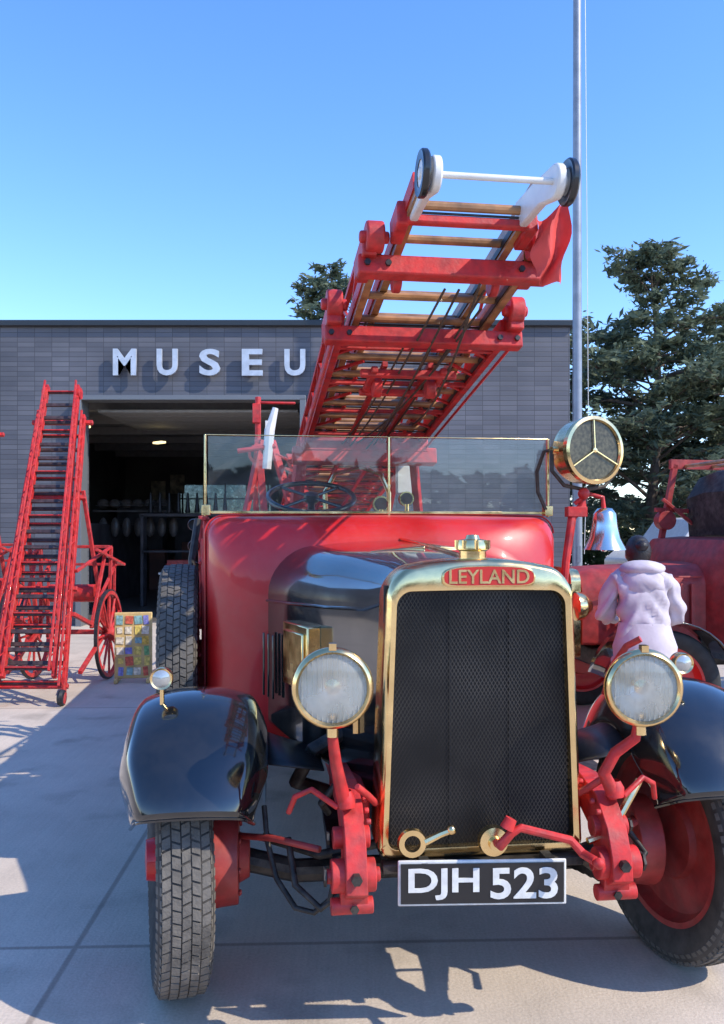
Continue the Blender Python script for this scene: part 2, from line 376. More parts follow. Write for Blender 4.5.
# ------------------------------------------------------------------ trees
def leafmat(name,c1,c2):
    m=bpy.data.materials.new(name); m.use_nodes=True; nt=m.node_tree; b=nt.nodes['Principled BSDF']; L=nt.links.new
    tc=nt.nodes.new('ShaderNodeTexCoord'); n=nt.nodes.new('ShaderNodeTexNoise'); n.inputs['Scale'].default_value=1.3; n.inputs['Detail'].default_value=8; n.inputs['Roughness'].default_value=.8
    L(tc.outputs['Object'],n.inputs['Vector']); r=nt.nodes.new('ShaderNodeValToRGB')
    r.color_ramp.elements[0].position=.38; r.color_ramp.elements[1].position=.62; r.color_ramp.elements[0].color=(*c1,1); r.color_ramp.elements[1].color=(*c2,1)
    L(n.outputs['Fac'],r.inputs['Fac']); L(r.outputs[0],b.inputs['Base Color']); b.inputs['Roughness'].default_value=.7
    b.inputs['Specular IOR Level'].default_value=.2
    tr=nt.nodes.new('ShaderNodeBsdfTranslucent'); L(r.outputs[0],tr.inputs[0]); mx=nt.nodes.new('ShaderNodeMixShader'); mx.inputs[0].default_value=.3
    L(b.outputs[0],mx.inputs[1]); L(tr.outputs[0],mx.inputs[2]); L(mx.outputs[0],nt.nodes['Material Output'].inputs[0])
    return m
LEAF=leafmat('conifer_needles',(.075,.105,.070),(.18,.21,.13))
LEAF2=leafmat('hedge_leaves',(.04,.06,.025),(.10,.13,.05))
BARK=M('bark',(.12,.09,.07),.9,var=.3,bump=.5,bscale=12)
def leafq(vs,fs,p,s,rnd,elong=2.2):
    d=Vector((rnd.gauss(0,1),rnd.gauss(0,1),rnd.gauss(0,.5))).normalized()
    e=d.cross(Vector((rnd.gauss(0,1),rnd.gauss(0,1),rnd.gauss(0,1)))).normalized()
    o=len(vs); a=d*s*elong/2; b=e*s/2
    vs+= [p-a,p-b*.8,p+a,p+b*.8]; fs.append((o,o+1,o+2,o+3))
def cedar(name,loc,h,R,seed,limbs=60,leaf=.13,start=.12,dens=1.0,shape=1.0):
    """spreading blue cedar: long irregular limbs carrying flat shelves of needles"""
    rnd=random.Random(seed); root=empty(name,loc)
    g=Geo(); tr=[(.15*sin(i*.7+seed),.1*cos(i*.9),h*i/12) for i in range(13)]
    g.tube(tr,[max(.02,h*.022*(1-i/12.3)) for i in range(13)],10)
    vs=[];fs=[]
    for k in range(limbs):
        t=start+(1-start)*((k+rnd.random())/limbs)
        z=h*t; prof=(min(1,(1-t)*2.0+.08))**shape
        a=k*2.399+rnd.uniform(-.4,.4)
        Lr=max(.3,R*prof*rnd.choice((.5,.75,1.0,1.05,1.3))*rnd.uniform(.85,1.1))
        up=rnd.uniform(.25,.85)+(.6 if t>.82 else 0)
        n=7; pts=[]
        for i in range(n+1):
            q=i/n
            pts.append(Vector((cos(a+.2*q)*Lr*q,sin(a+.2*q)*Lr*q,z+Lr*(up*q-.40*q*q)+0.05*rnd.uniform(-1,1))))
        g.tube(pts,[max(.008,.014*Lr*(1-i/n)+.008) for i in range(n+1)],5)
        tw=int(4+Lr*4)
        for q0 in range(tw):
            q=.28+.76*(q0+rnd.random())/tw; q=min(q,1.0); f=min(n-1e-6,q*n); i0=int(f); p=pts[i0].lerp(pts[i0+1],f-i0)
            sa=a+rnd.choice((-1,1))*rnd.uniform(.3,1.2); sl_=Lr*rnd.uniform(.12,.34)*(1.15-.5*q)+.18
            e_=p+Vector((cos(sa)*sl_,sin(sa)*sl_,rnd.uniform(-.08,.32)*sl_*2))
            g.tube([p,e_],[.01,.005],4)
            for i in range(int((9+sl_*44)*dens)):
                u=rnd.random(); pp=p.lerp(e_,u**.7*1.15)+Vector((rnd.gauss(0,.10),rnd.gauss(0,.10),rnd.gauss(.02,.05)))
                leafq(vs,fs,pp,leaf*rnd.uniform(.4,1.2),rnd,2.6)
    g.make('trunk_and_limbs',BARK,root)
    mk('needles',vs,fs,LEAF,root)
    return root
cedar('cedar_tree',(8.8,25.5,0),9.9,3.3,3,limbs=105,leaf=.125,start=.1,dens=.85)
cedar('cedar_tree',(12.3,28.0,0),8.2,3.3,12,limbs=80,leaf=.13,start=.08,dens=.85)
cedar('cedar_tree',(-1.15,29,0),10.3,2.5,5,limbs=60,leaf=.13,start=.35,shape=.9,dens=.8)
def leafmass(name,boxes,size,seed,mat=LEAF2):
    rnd=random.Random(seed); vs=[];fs=[]
    for (c,r,n) in boxes:
        for i in range(n):
            d=Vector((rnd.gauss(0,1),rnd.gauss(0,1),rnd.gauss(0,1))).normalized()*rnd.random()**.25
            k=1+.2*sin(d.x*7+c[0])*cos(d.z*6)
            p=Vector((c[0]+d.x*r[0]*k,c[1]+d.y*r[1]*k,max(.05,c[2]+d.z*r[2]*k)))
            leafq(vs,fs,p,size*rnd.uniform(.6,1.4),rnd,1.6)
    return mk(name,vs,fs,mat)
rr=random.Random(4)
leafmass('hedge',[((5+i*1.6,33+rr.uniform(-.5,.5),.9),(1.3,.8,rr.uniform(1.0,1.5)),1100) for i in range(12)],.17,9)
leafmass('unseen_reflection_trees',[((-60+i*7.5,-42+rr.uniform(-4,4),2.5),(5.5,3,rr.uniform(3,4)),800) for i in range(17)],.9,21)  # unseen tree line behind the camera, added as a dark band for reflections
def van(loc,rz):
    vn=empty('white_van',loc,(0,0,rz))
    g=Geo()
    prof=[(-2.2,.35),(-2.2,.95),(-1.95,1.15),(-1.35,1.25),(-.8,1.95),(2.2,2.02),(2.3,1.9),(2.3,.35)]
    g.loft([[Vector((x,y,z)) for x,z in prof] for y in(-.95,.95)]); g.make('body',WHITE,vn,bevel=.06)
    g=Geo(); g.loft([[Vector((x,y,z)) for x,z in [(-1.2,1.28),(-.78,1.82),(-.1,1.84),(-.1,1.28)]] for y in(-.96,.96)]); g.make('windows',PLATEB,vn)
    g=Geo()
    for x in(-1.4,1.5):
        for y in(-.9,.9): g.lathe([(0,-.1),(.2,-.1),(.33,-.08),(.34,0),(.33,.08),(.2,.1),(0,.1)],(x,y,.34),(0,1,0),24)
    g.make('wheels',RUBD,vn)
van((8.3,20.5,0),radians(12))

# ------------------------------------------------------------------ wheels
def wheel(parent,loc,R,wd,rotz,name,treadmat=RUBBER,disc=RED,blocks=True):
    e=empty(name,loc,(0,0,rotz),parent)
    h=wd/2
    g=Geo(); g.lathe([(R-.14,-h*.55),(R-.12,-h*.8),(R-.05,-h),(R-.022,-h*.93),(R-.006,-h*.72),(R-.004,0),(R-.006,h*.72),(R-.022,h*.93),(R-.05,h),(R-.12,h*.8),(R-.14,h*.55)],(0,0,0),(1,0,0),72,closed=True)
    g.make('tyre',RUBS if blocks else treadmat,e,smooth=40)
    if blocks:
        g=Geo(); rows=5; cw=wd*.84/rows
        N=70; rt=random.Random(1)
        for r in range(rows):
            x=-wd*.42+cw*(r+.5)
            for i in range(N):
                t=2*pi*(i+(.5 if r%2 else 0))/N
                dt=2*pi/N*.41; crown=.010*(abs(x)/(wd*.42))**2+rt.uniform(0,.0012)
                sk=(.12 if r%2 else -.12)*2*pi/N
                vs=[]
                for rad in (R-.014,R+.003-crown):
                    for sx,st in((-1,-1),(1,-1),(1,1),(-1,1)):
                        tt=t+st*dt+sx*sk
                        vs.append((x+sx*cw*.43,rad*cos(tt),rad*sin(tt)))
                g.add(vs,[(0,3,2,1),(4,5,6,7),(0,1,5,4),(1,2,6,5),(2,3,7,6),(3,0,4,7)])
        for sx in(-1,1):
            for i in range(N):
                t=2*pi*(i+.5)/N; dt=2*pi/N*.32
                vs=[]
                for xx,rad in ((sx*h*.84,R-.008),(sx*h*1.02,R-.045)):
                    for st in(-1,1): vs.append((xx,rad*cos(t+st*dt),rad*sin(t+st*dt)))
                for xx,rad in ((sx*h*.76,R-.02),(sx*h*.94,R-.05)):
                    for st in(-1,1): vs.append((xx,rad*cos(t+st*dt),rad*sin(t+st*dt)))
                g.add(vs,[(0,1,3,2),(4,6,7,5),(0,4,5,1),(2,3,7,6),(0,2,6,4),(1,5,7,3)])
        g.make('tread_blocks',treadmat,e,smooth=None)
    g=Geo(); rr0=R-.13
    g.lathe([(rr0,-h*.62),(rr0+.015,-h*.7),(rr0-.02,-h*.66),(rr0-.03,-h*.3),(rr0-.05,0),(.16,.0),(.13,-h*.5),(.08,-h*.6),(.07,-h*1.2),(.0,-h*1.25)],(0,0,0),(1,0,0),48)
    g.lathe([(rr0,h*.62),(rr0+.015,h*.7),(rr0-.02,h*.66),(rr0-.03,h*.3),(rr0-.045,.012),(.16,.012),(.15,h*.4),(.0,h*.4)],(0,0,0),(1,0,0),48)
    for i in range(8):
        t=2*pi*i/8; g.cyl((-h*.45,.1*cos(t),.1*sin(t)),(-h*.8,.1*cos(t),.1*sin(t)),.012,n=6)
    g.make('wheel_disc',disc,e,smooth=35)
    return e

# ------------------------------------------------------------------ vintage fire engine
fe=empty('vintage_fire_engine',(.39,2.75,0),(0,0,radians(7)))
g=Geo()
def shell(hw,zb,zt,inset,v,arch): return rrect(hw-inset,hw-.03-inset,zb+inset,zt-inset,max(.01,.045-inset),max(.015,.085-inset*.7),arch,v,0,8,10)
g.loft([shell(.342,.600,1.522,0,.17,.045),shell(.342,.600,1.522,0,.03,.045),shell(.342,.600,1.522,.006,.008,.045),shell(.342,.600,1.522,.016,.0,.042),
        rrect(.308,.280,.636,1.462,.03,.05,.004,.004,0,8,10),rrect(.304,.276,.640,1.458,.03,.05,.004,.03,0,8,10)],cap=False)
g.make('radiator_shell',BRASS,fe,smooth=50)
g=Geo(); g.box((0,.05,1.05),(.63,.02,.86)); g.make('radiator_core',M('core_black',(.006,.006,.007),.6),fe)
g=Geo(); gz0,gz1,gx=.641,1.46,.296; pitch=.0125; wd=.0020
def clipseg(x0,z0,dx,dz):
    lo,hi=-9,9
    for p,d,a,b in((x0,dx,-gx,gx),(z0,dz,gz0,gz1)):
        t1=(a-p)/d; t2=(b-p)/d
        lo=max(lo,min(t1,t2)); hi=min(hi,max(t1,t2))
    return lo,hi
for sgn in(1,-1):
    for k in range(-120,120):
        x0=k*pitch; lo,hi=clipseg(x0,1.05,.5*sgn,.866)
        if hi>lo:
            a=(x0+lo*.5*sgn,.026+.001*sgn,1.05+lo*.866); b=(x0+hi*.5*sgn,.026+.001*sgn,1.05+hi*.866)
            g.bar(a,b,wd,.0016,(0,1,0))
g.make('grille_mesh',M('grille_wire',(.075,.068,.06),.4,metal=.8,var=.5,vscale=3),fe,smooth=None)
g=Geo()
for x in(-.10,.10): g.box((x,.034,1.05),(.003,.006,.81))
g.make('core_dividers',IRON,fe)
g=Geo(); g.lathe([(.0,.085),(.02,.083),(.025,.07),(.05,.066),(.055,.05),(.055,.035),(.045,.03),(.045,.0),(.06,-.01)],(-.01,.09,1.560),(0,0,1),24)
for i in range(8):
    t=2*pi*i/8; g.cyl((-.01+.054*cos(t),.09+.054*sin(t),1.597),(-.01+.054*cos(t),.09+.054*sin(t),1.626),.007,n=6)
g.make('radiator_cap',BRASS,fe)
g=Geo()
def badge(v,ins):
    pts=[]
    for i in range(24):
        t=2*pi*i/24; x=(.155-ins)*(abs(cos(t))**.5)*(1 if cos(t)>0 else -1); z=(.036-ins)*(abs(sin(t))**.6)*(1 if sin(t)>0 else -1)
        pts.append(Vector((x+.02,v,1.512+z-.25*x*x)))
    return pts
g.loft([badge(.0,0),badge(-.006,0),badge(-.009,.004)]); g.make('badge_rim',BRASS,fe)
g=Geo(); g.loft([badge(-.0088,.006),badge(-.0105,.006)]); g.make('badge_enamel',ENAM,fe)
text('badge_letters','LEYLAND',(.265,.045),.0016,BRASS,fe,(.02,-.0118,1.510),bold=.012)
# bonnet
g=Geo(); L=[]
for v,hw,c,zt,zb,r,ar in((.165,.305,0,1.512,.70,.085,.045),(.3,.34,-.006,1.518,.72,.12,.05),(.6,.43,-.025,1.53,.74,.15,.055),(.9,.53,-.045,1.545,.76,.17,.055),(1.24,.625,-.065,1.56,.78,.19,.055)):
    L.append(rrect(hw,hw,zb,zt,.03,r,ar,v,c,8,10))
g.loft(L); g.make('bonnet',BLACK,fe,smooth=40)
g=Geo(); g.tube([(0,.17,1.559),(-.006,.3,1.571),(-.025,.6,1.588),(-.045,.9,1.603),(-.065,1.2,1.618)],.008)
g.make('bonnet_hinge',BRASS,fe)
g=Geo()
g.tube([(-.308,.17,1.41),(-.349,.3,1.38),(-.458,.6,1.36),(-.577,.9,1.35),(-.68,1.2,1.34)],.007)
g.tube([(.308,.17,1.41),(.337,.3,1.38),(.408,.6,1.36),(.487,.9,1.35),(.55,1.2,1.34)],.007)
g.make('bonnet_side_hinges',BLACK,fe)
g=Geo()
for sx,c0 in((-1,-.035),(1,-.035)):
    p=[(c0+sx*.03,.62),(c0+sx*.24,.68),(c0+sx*.22,.98),(c0+sx*.03,1.04)]
    lo=[Vector((x,y,1.582-.42*(x-c0)**2+.02*(y-.6))) for x,y in p]; hi=[v+Vector((0,0,.016)) for v in lo]
    g.loft([lo,hi])
g.make('bonnet_vents',BRASS,fe,bevel=.005)
g=Geo()
g.box((0,0,0),(.06,.28,.26)); g.box((-.035,0,.0),(.012,.22,.20))
g.make('side_brass_cover',BRASS,fe,bevel=.012,loc=(-.545,.78,1.15),rot=(0,0,radians(18)))
g=Geo()
for i in range(3): g.bar((-.655-.02*i,1.06+.05*i,.92),(-.655-.02*i,1.06+.05*i,1.2),.010,.016)
g.make('side_louvres',BLACK,fe,bevel=.003)
g=Geo()
for v,u in((.35,-.362),(.95,-.562)):
    g.bar((u-.012,v,.93),(u-.012,v,1.02),.018,.014); g.sphere((u-.02,v,1.02),.013,10)
g.make('bonnet_catches',BRASS,fe)
# scuttle + cab
g=Geo(); L=[]
for v,hw,c,zt,zb,r in((1.17,.50,-.055,1.55,.75,.22),(1.19,.60,-.06,1.60,.72,.26),(1.215,.67,-.075,1.640,.70,.28),(1.25,.74,-.09,1.672,.68,.26),(1.30,.80,-.10,1.70,.66,.20),(1.37,.84,-.11,1.718,.66,.12),(1.45,.855,-.11,1.725,.66,.08),(1.75,.865,-.11,1.73,.66,.07)):
    L.append(rrect(hw,hw,zb,zt,.05,r,.01,v,c,8,8))
g.loft(L); g.make('scuttle',RED,fe,smooth=50)
g=Geo()
lp=rrect(.862,.862,.66,1.728,.05,.085,.012,1.44,-.11,8,8)
g.tube([p for p in lp[9:]][:26],.005,6)
g.make('scuttle_beading',RED,fe)
g=Geo()
for s in(-1,1):
    x=-.11+s*.85
    g.box((x,2.1,1.1),(.04,.72,.85)); g.box((x,4.6,1.15),(.05,4.1,1.0))
g.box((-.11,2.62,1.2),(1.68,.06,1.0)); g.box((-.11,4.65,1.66),(1.7,4.0,.04)); g.box((-.11,6.64,1.15),(1.7,.05,1.0))
for s in(-1,1):
    for i in range(4): g.box((-.11+s*.885,3.1+i*.95,1.15),(.03,.85,.7))
g.make('body_panels',RED,fe,bevel=.015)
g=Geo(); g.box((-.11,2.35,1.25),(1.55,.45,.16)); g.box((-.11,2.56,1.52),(1.55,.10,.36)); g.make('bench_seat',LEATH,fe,bevel=.04)
g=Geo(); g.box((-.11,1.78,1.6),(1.6,.03,.24)); g.make('dashboard',WOOD,fe,bevel=.01)
g=Geo()
for s in(-.36,.36): g.box((s-.03,3.4,.70),(.07,6.6,.16))
for y in(.6,1.6,3,4.5,6.3): g.box((-.03,y,.70),(.65,.08,.1))
g.make('chassis',REDF,fe,bevel=.006)
g=Geo(); g.box((-.03,1.0,.62),(.5,1.3,.22)); g.box((-.11,2.9,.6),(1.1,2.0,.25)); g.cyl((-.03,.3,.55),(-.03,1.5,.5),.14,n=16)
g.box((-.11,1.5,.72),(1.5,.6,.20))
g.tube([(-.40,.5,.9),(-.52,.45,.85),(-.58,.5,.72),(-.45,.7,.62)],.028,10); g.tube([(-.42,.3,.8),(-.50,.3,.7),(-.46,.5,.6)],.014,8)
g.cyl((-.50,.62,.80),(-.50,.62,.95),.05,n=16)
g.make('engine_underside',DARK,fe,bevel=.02)
g=Geo()
for s in(-1,1): g.box((-.11+s*.92,2.4,.47),(.34,2.2,.035))
g.make('running_boards',DARK,fe,bevel=.006)
# windscreen
wc=-.115; wy=1.43; z0,z1=1.745,2.115
g=Geo()
for x in(wc-.855,wc+.03,wc+.835):
    g.bar((x,wy,z0-.02),(x,wy,z1),.011,.018,(0,1,0))
g.bar((wc-.855,wy,z0),(wc+.835,wy,z0),.014,.014)
g.bar((wc-.855,wy,z1),(wc+.835,wy,z1),.005,.005)
for x in(wc-.85,wc+.83): g.box((x,wy-.01,z0+.01),(.04,.05,.05))
g.make('windscreen_frame',BRASS,fe,bevel=.002)
g=Geo(); g.box((wc-.412,wy,(z0+z1)/2),(.86,.005,z1-z0-.012)); g.box((wc+.432,wy,(z0+z1)/2),(.78,.005,z1-z0-.012))
g.make('windscreen_glass',GLASS,fe,smooth=None)
e=empty('steering_wheel',(-.43,1.98,1.84),(radians(22),0,0),fe)
g=Geo()
ring=[(.235+.014*cos(a),.014*sin(a)) for a in [2*pi*i/10 for i in range(10)]]
g.lathe(ring,(0,0,0),(0,0,1),48,closed=True); g.lathe([(0,.03),(.04,.02),(.045,-.02),(0,-.03)],(0,0,0),(0,0,1),20)
for i in range(4):
    a=pi/4+i*pi/2; g.cyl((.03*cos(a),.03*sin(a),0),(.235*cos(a),.235*sin(a),0),.009,n=8)
g.cyl((0,0,0),(0,-.03,-.9),.02,n=12); g.make('rim_and_spokes',PLATEB,e)
g=Geo(); 
for x,z,r in((-.06,1.80,.045),(.08,1.83,.04)):
    g.lathe([(r*.8,0),(r,0),(r,-.05),(0,-.06)],(x,1.86,z),(0,-1,0),24)
    g.cyl((x,1.86,1.5),(x,1.86,z-.03),.012)
g.make('gauges',BRASS,fe)
g=Geo(); 
for x,z,r in((-.06,1.80,.036),(.08,1.83,.032)): g.lathe([(0,.002),(r,.002)],(x,1.858,z),(0,-1,0),24)
g.make('gauge_faces',IRON,fe)
g=Geo(); g.tube([(-.32,2.3,1.6),(-.33,2.3,1.88),(-.27,2.3,1.99),(-.12,2.3,2.03),(.0,2.3,1.99),(.05,2.3,1.88),(.05,2.3,1.6)],.014,8); g.make('grab_hoop',BRASS,fe)
g=Geo(); g.box((.19,2.5,2.0),(.13,.05,.24)); g.make('instruction_panel',WHITE,fe,bevel=.01)

# headlamps
def headlamp(name,loc,yaw,R=.122):
    e=empty(name,loc,(0,0,yaw),fe)
    g=Geo(); g.lathe([(R*.84,.012),(R*.90,.022),(R*.98,.016),(R*1.01,0),(R*.98,-.018),(R*.90,-.022),(R*.86,-.05),(R*.7,-.11),(R*.4,-.15),(0,-.165)],(0,0,0),(0,-1,0),48)
    g.cyl((0,.03,-R*.7),(0,.03,-R*1.25),.018,n=12); g.box((0,-.005,R*1.02),(.022,.03,.02))
    g.make('shell',BRASS,e,smooth=50)
    g=Geo(); g.lathe([(R*.87,.005),(R*.8,-.03),(R*.6,-.07),(R*.35,-.095),(0,-.105)],(0,0,0),(0,-1,0),40); g.make('reflector',SILV,e,smooth=60)
    g=Geo(); g.sphere((0,.03,0),.016); g.cyl((0,.095,0),(0,.03,0),.01,n=10); g.lathe([(.02,-.012),(.024,0),(.0,.01)],(0,.015,0),(0,-1,0),16); g.make('bulb',BRASS,e)
    g=Geo(); g.lathe([(R*.87,.008),(R*.6,.017),(R*.3,.021),(0,.022)],(0,0,0),(0,-1,0),40)
    n=13
    for i in range(n):
        x=-R*.75+R*1.5*i/(n-1); hh=sqrt(max(0,(R*.84)**2-x*x)); g.cyl((x,-.012,-hh),(x,-.012,hh),.0014,n=6)
    g.make('lens',LENS,e,smooth=60)
    return e
headlamp('headlamp',(-.50,-.15,1.188),radians(-4))
headlamp('headlamp',(.475,-.15,1.166),radians(-7))
# lamp brackets & dumb irons
g=Geo()
for s,c in((-1,-.015),(1,-.01)):
    X=lambda u:c+s*u
    g.tube([(X(.485),-.12,1.06),(X(.478),-.11,1.0),(X(.47 if s<0 else .42),-.09,.95),(X(.455 if s<0 else .39),-.07,.88),(X(.435),-.05,.80)],[.015,.017,.018,.020,.024],10)
    g.lathe([(.03,.0),(.03,.03),(.018,.05)],(X(.435),-.05,.80),(0,0,1),12)
    prof=[(-.17,.57),(-.16,.64),(-.12,.72),(-.03,.80),(.12,.83),(.45,.80),(.45,.72),(.14,.73),(.03,.68),(-.02,.61),(-.04,.55),(-.12,.54)]
    g.loft([[Vector((X(a),y,z)) for y,z in prof] for a in(.38,.445)])
    g.cyl((X(.35),-.10,.605),(X(.485),-.10,.605),.050,n=20); g.cyl((X(.335),-.10,.605),(X(.50),-.10,.605),.022,n=10)
    g.cyl((X(.36),-.04,.70),(X(.475),-.04,.70),.034,n=14)
    g.bar((X(.415),-.11,.60),(X(.415),-.09,.51),.085,.04,(0,1,0))
    g.cyl((X(.355),-.09,.508),(X(.485),-.09,.508),.026,n=14)
    g.tube([(X(.46),-.06,.80),(X(.54),-.03,.85),(X(.59),.0,.82),(X(.61),.03,.76)],.010,8)
    g.tube([(X(.40),-.05,.86),(X(.36),-.02,.82),(X(.33),.03,.78)],.012,8)
    for q in range(4): g.cyl((X(.375),-.08+.05*q,.76+.018*q),(X(.36),-.08+.05*q,.76+.018*q),.010,n=6)
g.make('dumb_irons_and_lamp_posts',REDF,fe,smooth=40,bevel=.006)
g=Geo()
for s,c in((-1,-.015),(1,-.01)):
    for i in range(6): 
        w_=1.05-.13*i; zz=.50-.014*i
        pts=[(c+s*.415,.42-w_/2,zz+.04),(c+s*.415,.42-w_/4,zz+.01),(c+s*.415,.42,zz),(c+s*.415,.42+w_/4,zz+.01),(c+s*.415,.42+w_/2,zz+.04)]
        for a,b in zip(pts[:-1],pts[1:]): g.bar(a,b,.062,.011)
    g.cyl((c+s*.50,-.10,.605),(c+s*.508,-.10,.605),.03,n=6); g.cyl((c+s*.486,-.04,.70),(c+s*.494,-.04,.70),.02,n=6)
    g.cyl((c+s*.415,-.158,.62),(c+s*.415,-.185,.62),.017,n=6); g.cyl((c+s*.415,-.12,.508),(c+s*.415,-.125,.508),.014,n=6)
g.make('leaf_springs',DARK,fe)
g=Geo()
FV=.47
g.tube([(-.90,FV,.46),(-.76,FV,.45),(-.58,FV,.40),(.50,FV,.40),(.66,FV,.45),(.80,FV,.46)],.042,10)
g.tube([(-.84,FV+.16,.36),(0,FV+.18,.34),(.74,FV+.16,.36)],.016,8)
g.cyl((-.84,FV,.34),(-.84,FV,.58),.035); g.cyl((.76,FV,.34),(.76,FV,.58),.035)
g.box((0,.18,.60),(.62,.22,.10)); g.box((0,.1,.50),(.34,.10,.05))
g.box((0,.0,.585),(.66,.05,.03))
for i in range(22): g.box((-.155+i*.0148,.045,.485),(.006,.03,.05))
g.tube([(-.62,.2,.62),(-.60,.1,.5),(-.52,.05,.44),(-.44,.05,.50)],.012,8)
g.tube([(-.7,.3,.7),(-.69,.24,.60),(-.66,.16,.50),(-.60,.09,.43),(-.54,.07,.42),(-.49,.05,.47),(-.46,.06,.6)],.010,8)
g.tube([(.55,.2,.64),(.60,.1,.55),(.50,.05,.46)],.012,8)
g.tube([(-.3,.3,.55),(-.5,.35,.50),(-.7,.5,.52)],.018,8)
g.make('front_axle',DARK,fe,bevel=.004)
g=Geo()
for s in(-1,1):
    g.cyl((s*.83-.05,FV,.46),(s*.74-.05,FV,.46),.17,.16,n=32); g.cyl((s*.74-.05,FV,.46),(s*.70-.05,FV,.46),.09,.07,n=24)
    g.tube([(s*.74-.05,FV-.06,.56),(s*.64-.03,.2,.62),(s*.50-.02,.08,.62)],.012,8)
    for q in range(8):
        a=2*pi*q/8; g.cyl((s*.74-.05,FV+.13*cos(a),.46+.13*sin(a)),(s*.73-.05,FV+.13*cos(a),.46+.13*sin(a)),.012,n=6)
g.make('brake_drums',REDD,fe,bevel=.006)
# number plate
g=Geo(); g.box((0,0,0),(.530,.010,.142)); g.make('number_plate',PLATEW,fe,bevel=.004,loc=(-.024,-.085,.557),rot=(0,0,radians(-5)))
g=Geo(); g.box((0,-.0065,0),(.512,.006,.124)); g.make('number_plate_field',PLATEB,fe,loc=(-.024,-.085,.557),rot=(0,0,radians(-5)))
pe=empty('number_plate_letters',(-.024,-.085,.557),(0,0,radians(-5)),fe)
text('registration_area','DJH',(.222,.098),.0025,PLATEW,pe,(-.122,-.0115,0),bold=.022)
text('registration_number','523',(.212,.098),.0025,PLATEW,pe,(.130,-.0115,0),bold=.022)
g=Geo(); 
for x in(-.2,.2): g.box((x,-.045,.61),(.03,.06,.02))
g.make('plate_bracket',DARK,fe)
g=Geo(); g.tube([(.02,-.10,.685),(.02,-.13,.685),(.05,-.15,.73),(.08,-.15,.745),(.24,-.15,.70),(.27,-.17,.665),(.29,-.22,.66)],[.016,.016,.014,.013,.013,.014,.014],10)
g.cyl((.035,-.15,.745),(.05,-.15,.775),.022,.018,n=14); g.sphere((.295,-.235,.658),.017)
g.make('starting_handle',REDF,fe)
g=Geo(); g.lathe([(.0,.02),(.02,.02),(.022,.0),(.045,-.005),(.048,-.03),(.03,-.05)],(.015,-.09,.68),(0,-1,0),24)
g.lathe([(.026,.012),(.043,.012),(.047,0),(.043,-.012),(.026,-.012)],(-.24,-.045,.675),(0,-1,0),24,closed=True)
g.tube([(-.20,-.05,.678),(-.15,-.05,.70),(-.12,-.05,.71)],[.013,.011,.011],8); g.sphere((-.115,-.05,.712),.016)
g.tube([(.36,-.05,.69),(.44,-.04,.72),(.50,-.02,.80),(.53,0,.83)],.013,8); g.tube([(.33,-.06,.66),(.41,-.05,.68),(.47,-.03,.76)],.012,8)
g.make('brass_fittings',BRASS,fe)
# fenders
def fender(name,uc,side,vc=.44):
    path=[]
    zc=.46
    for i in range(22):
        a=radians(31)+radians(113)*i/21
        rv=.52; rz=.625
        v=vc-rv*cos(a)*(1 if a<pi/2 else 1.05); z=zc+rz*sin(a)
        nv=-cos(a)/rv; nz=sin(a)/rz; l=sqrt(nv*nv+nz*nz); path.append((v,z,nv/l,nz/l))
    v,z,_,_=path[-1]
    for q,(dv,dz) in enumerate(((.12,.13),(.24,.22),(.38,.28))): path.append((v+dv,z-dz,.6-.2*q,.75+.1*q))
    loops=[]; n=25
    for k,(v,z,nv,nz) in enumerate(path):
        hw=min(.25,.20+.014*k)
        lp=[]
        for j in range(n):
            t=-1+2*j/(n-1)
            x=hw*(abs(t)**.9)*(1 if t>0 else -1)
            drop=.07*abs(t)**2.2+ (.10*max(0,(abs(t)-.78)/.22)**1.5 if t>0 else .10*max(0,(abs(t)-.75)/.25)**1.5)
            lp.append(Vector((uc+side*x,v-nv*drop,z-nz*drop)))
        loops.append(lp)
    f=loops[0]; lip=[Vector((p.x,p.y+.02,p.z-.022)) for p in f]
    g=Geo(); g.loft([lip]+loops,cap=False,close=False)
    ob=g.make(name,BLACK,fe,smooth=60)
    s=ob.modifiers.new('s','SOLIDIFY'); s.thickness=.007; s.offset=0
    sb=ob.modifiers.new('ss','SUBSURF'); sb.levels=1; sb.render_levels=1
    g=Geo(); g.tube(lip,.007,6); g.make(name+'_wired_edge',BLACK,fe)
    g=Geo(); A=[l[0] for l in loops[5:21]]; B=[Vector((-.03+side*.46,p.y+.02,max(.82,p.z-.16))) for p in A]
    g.loft([A,B],cap=False,close=False); o2=g.make(name+'_apron',M(name+'_apron_paint',(.008,.008,.009),.4,dust=.1),fe,smooth=60); s=o2.modifiers.new('s','SOLIDIFY'); s.thickness=.005
fender('front_wing_offside',-.935,-1)
fender('front_wing_nearside',.87,1)
wheel(fe,(-1.015,.50,.46),.46,.185,radians(9),'front_wheel_offside')
wheel(fe,(.90,.49,.46),.46,.185,radians(9)+pi,'front_wheel_nearside',disc=REDD)
wheel(fe,(-.9,4.9,.465),.465,.24,0,'rear_wheel_offside',blocks=False,treadmat=RUBD)
wheel(fe,(.68,4.9,.465),.465,.24,pi,'rear_wheel_nearside',blocks=False,treadmat=RUBD)
wheel(fe,(-1.115,1.72,1.03),.455,.185,radians(3),'spare_wheel')
g=Geo(); g.tube([(-1.13,1.72,1.03),(-.95,1.72,1.03)],.03,8); g.bar((-1.0,1.72,.5),(-1.0,1.72,1.1),.04,.04); g.make('spare_wheel_carrier',REDF,fe)
LMP=M('side_lamp_glass',(.45,.45,.42),.2,metal=.5,coat=1)
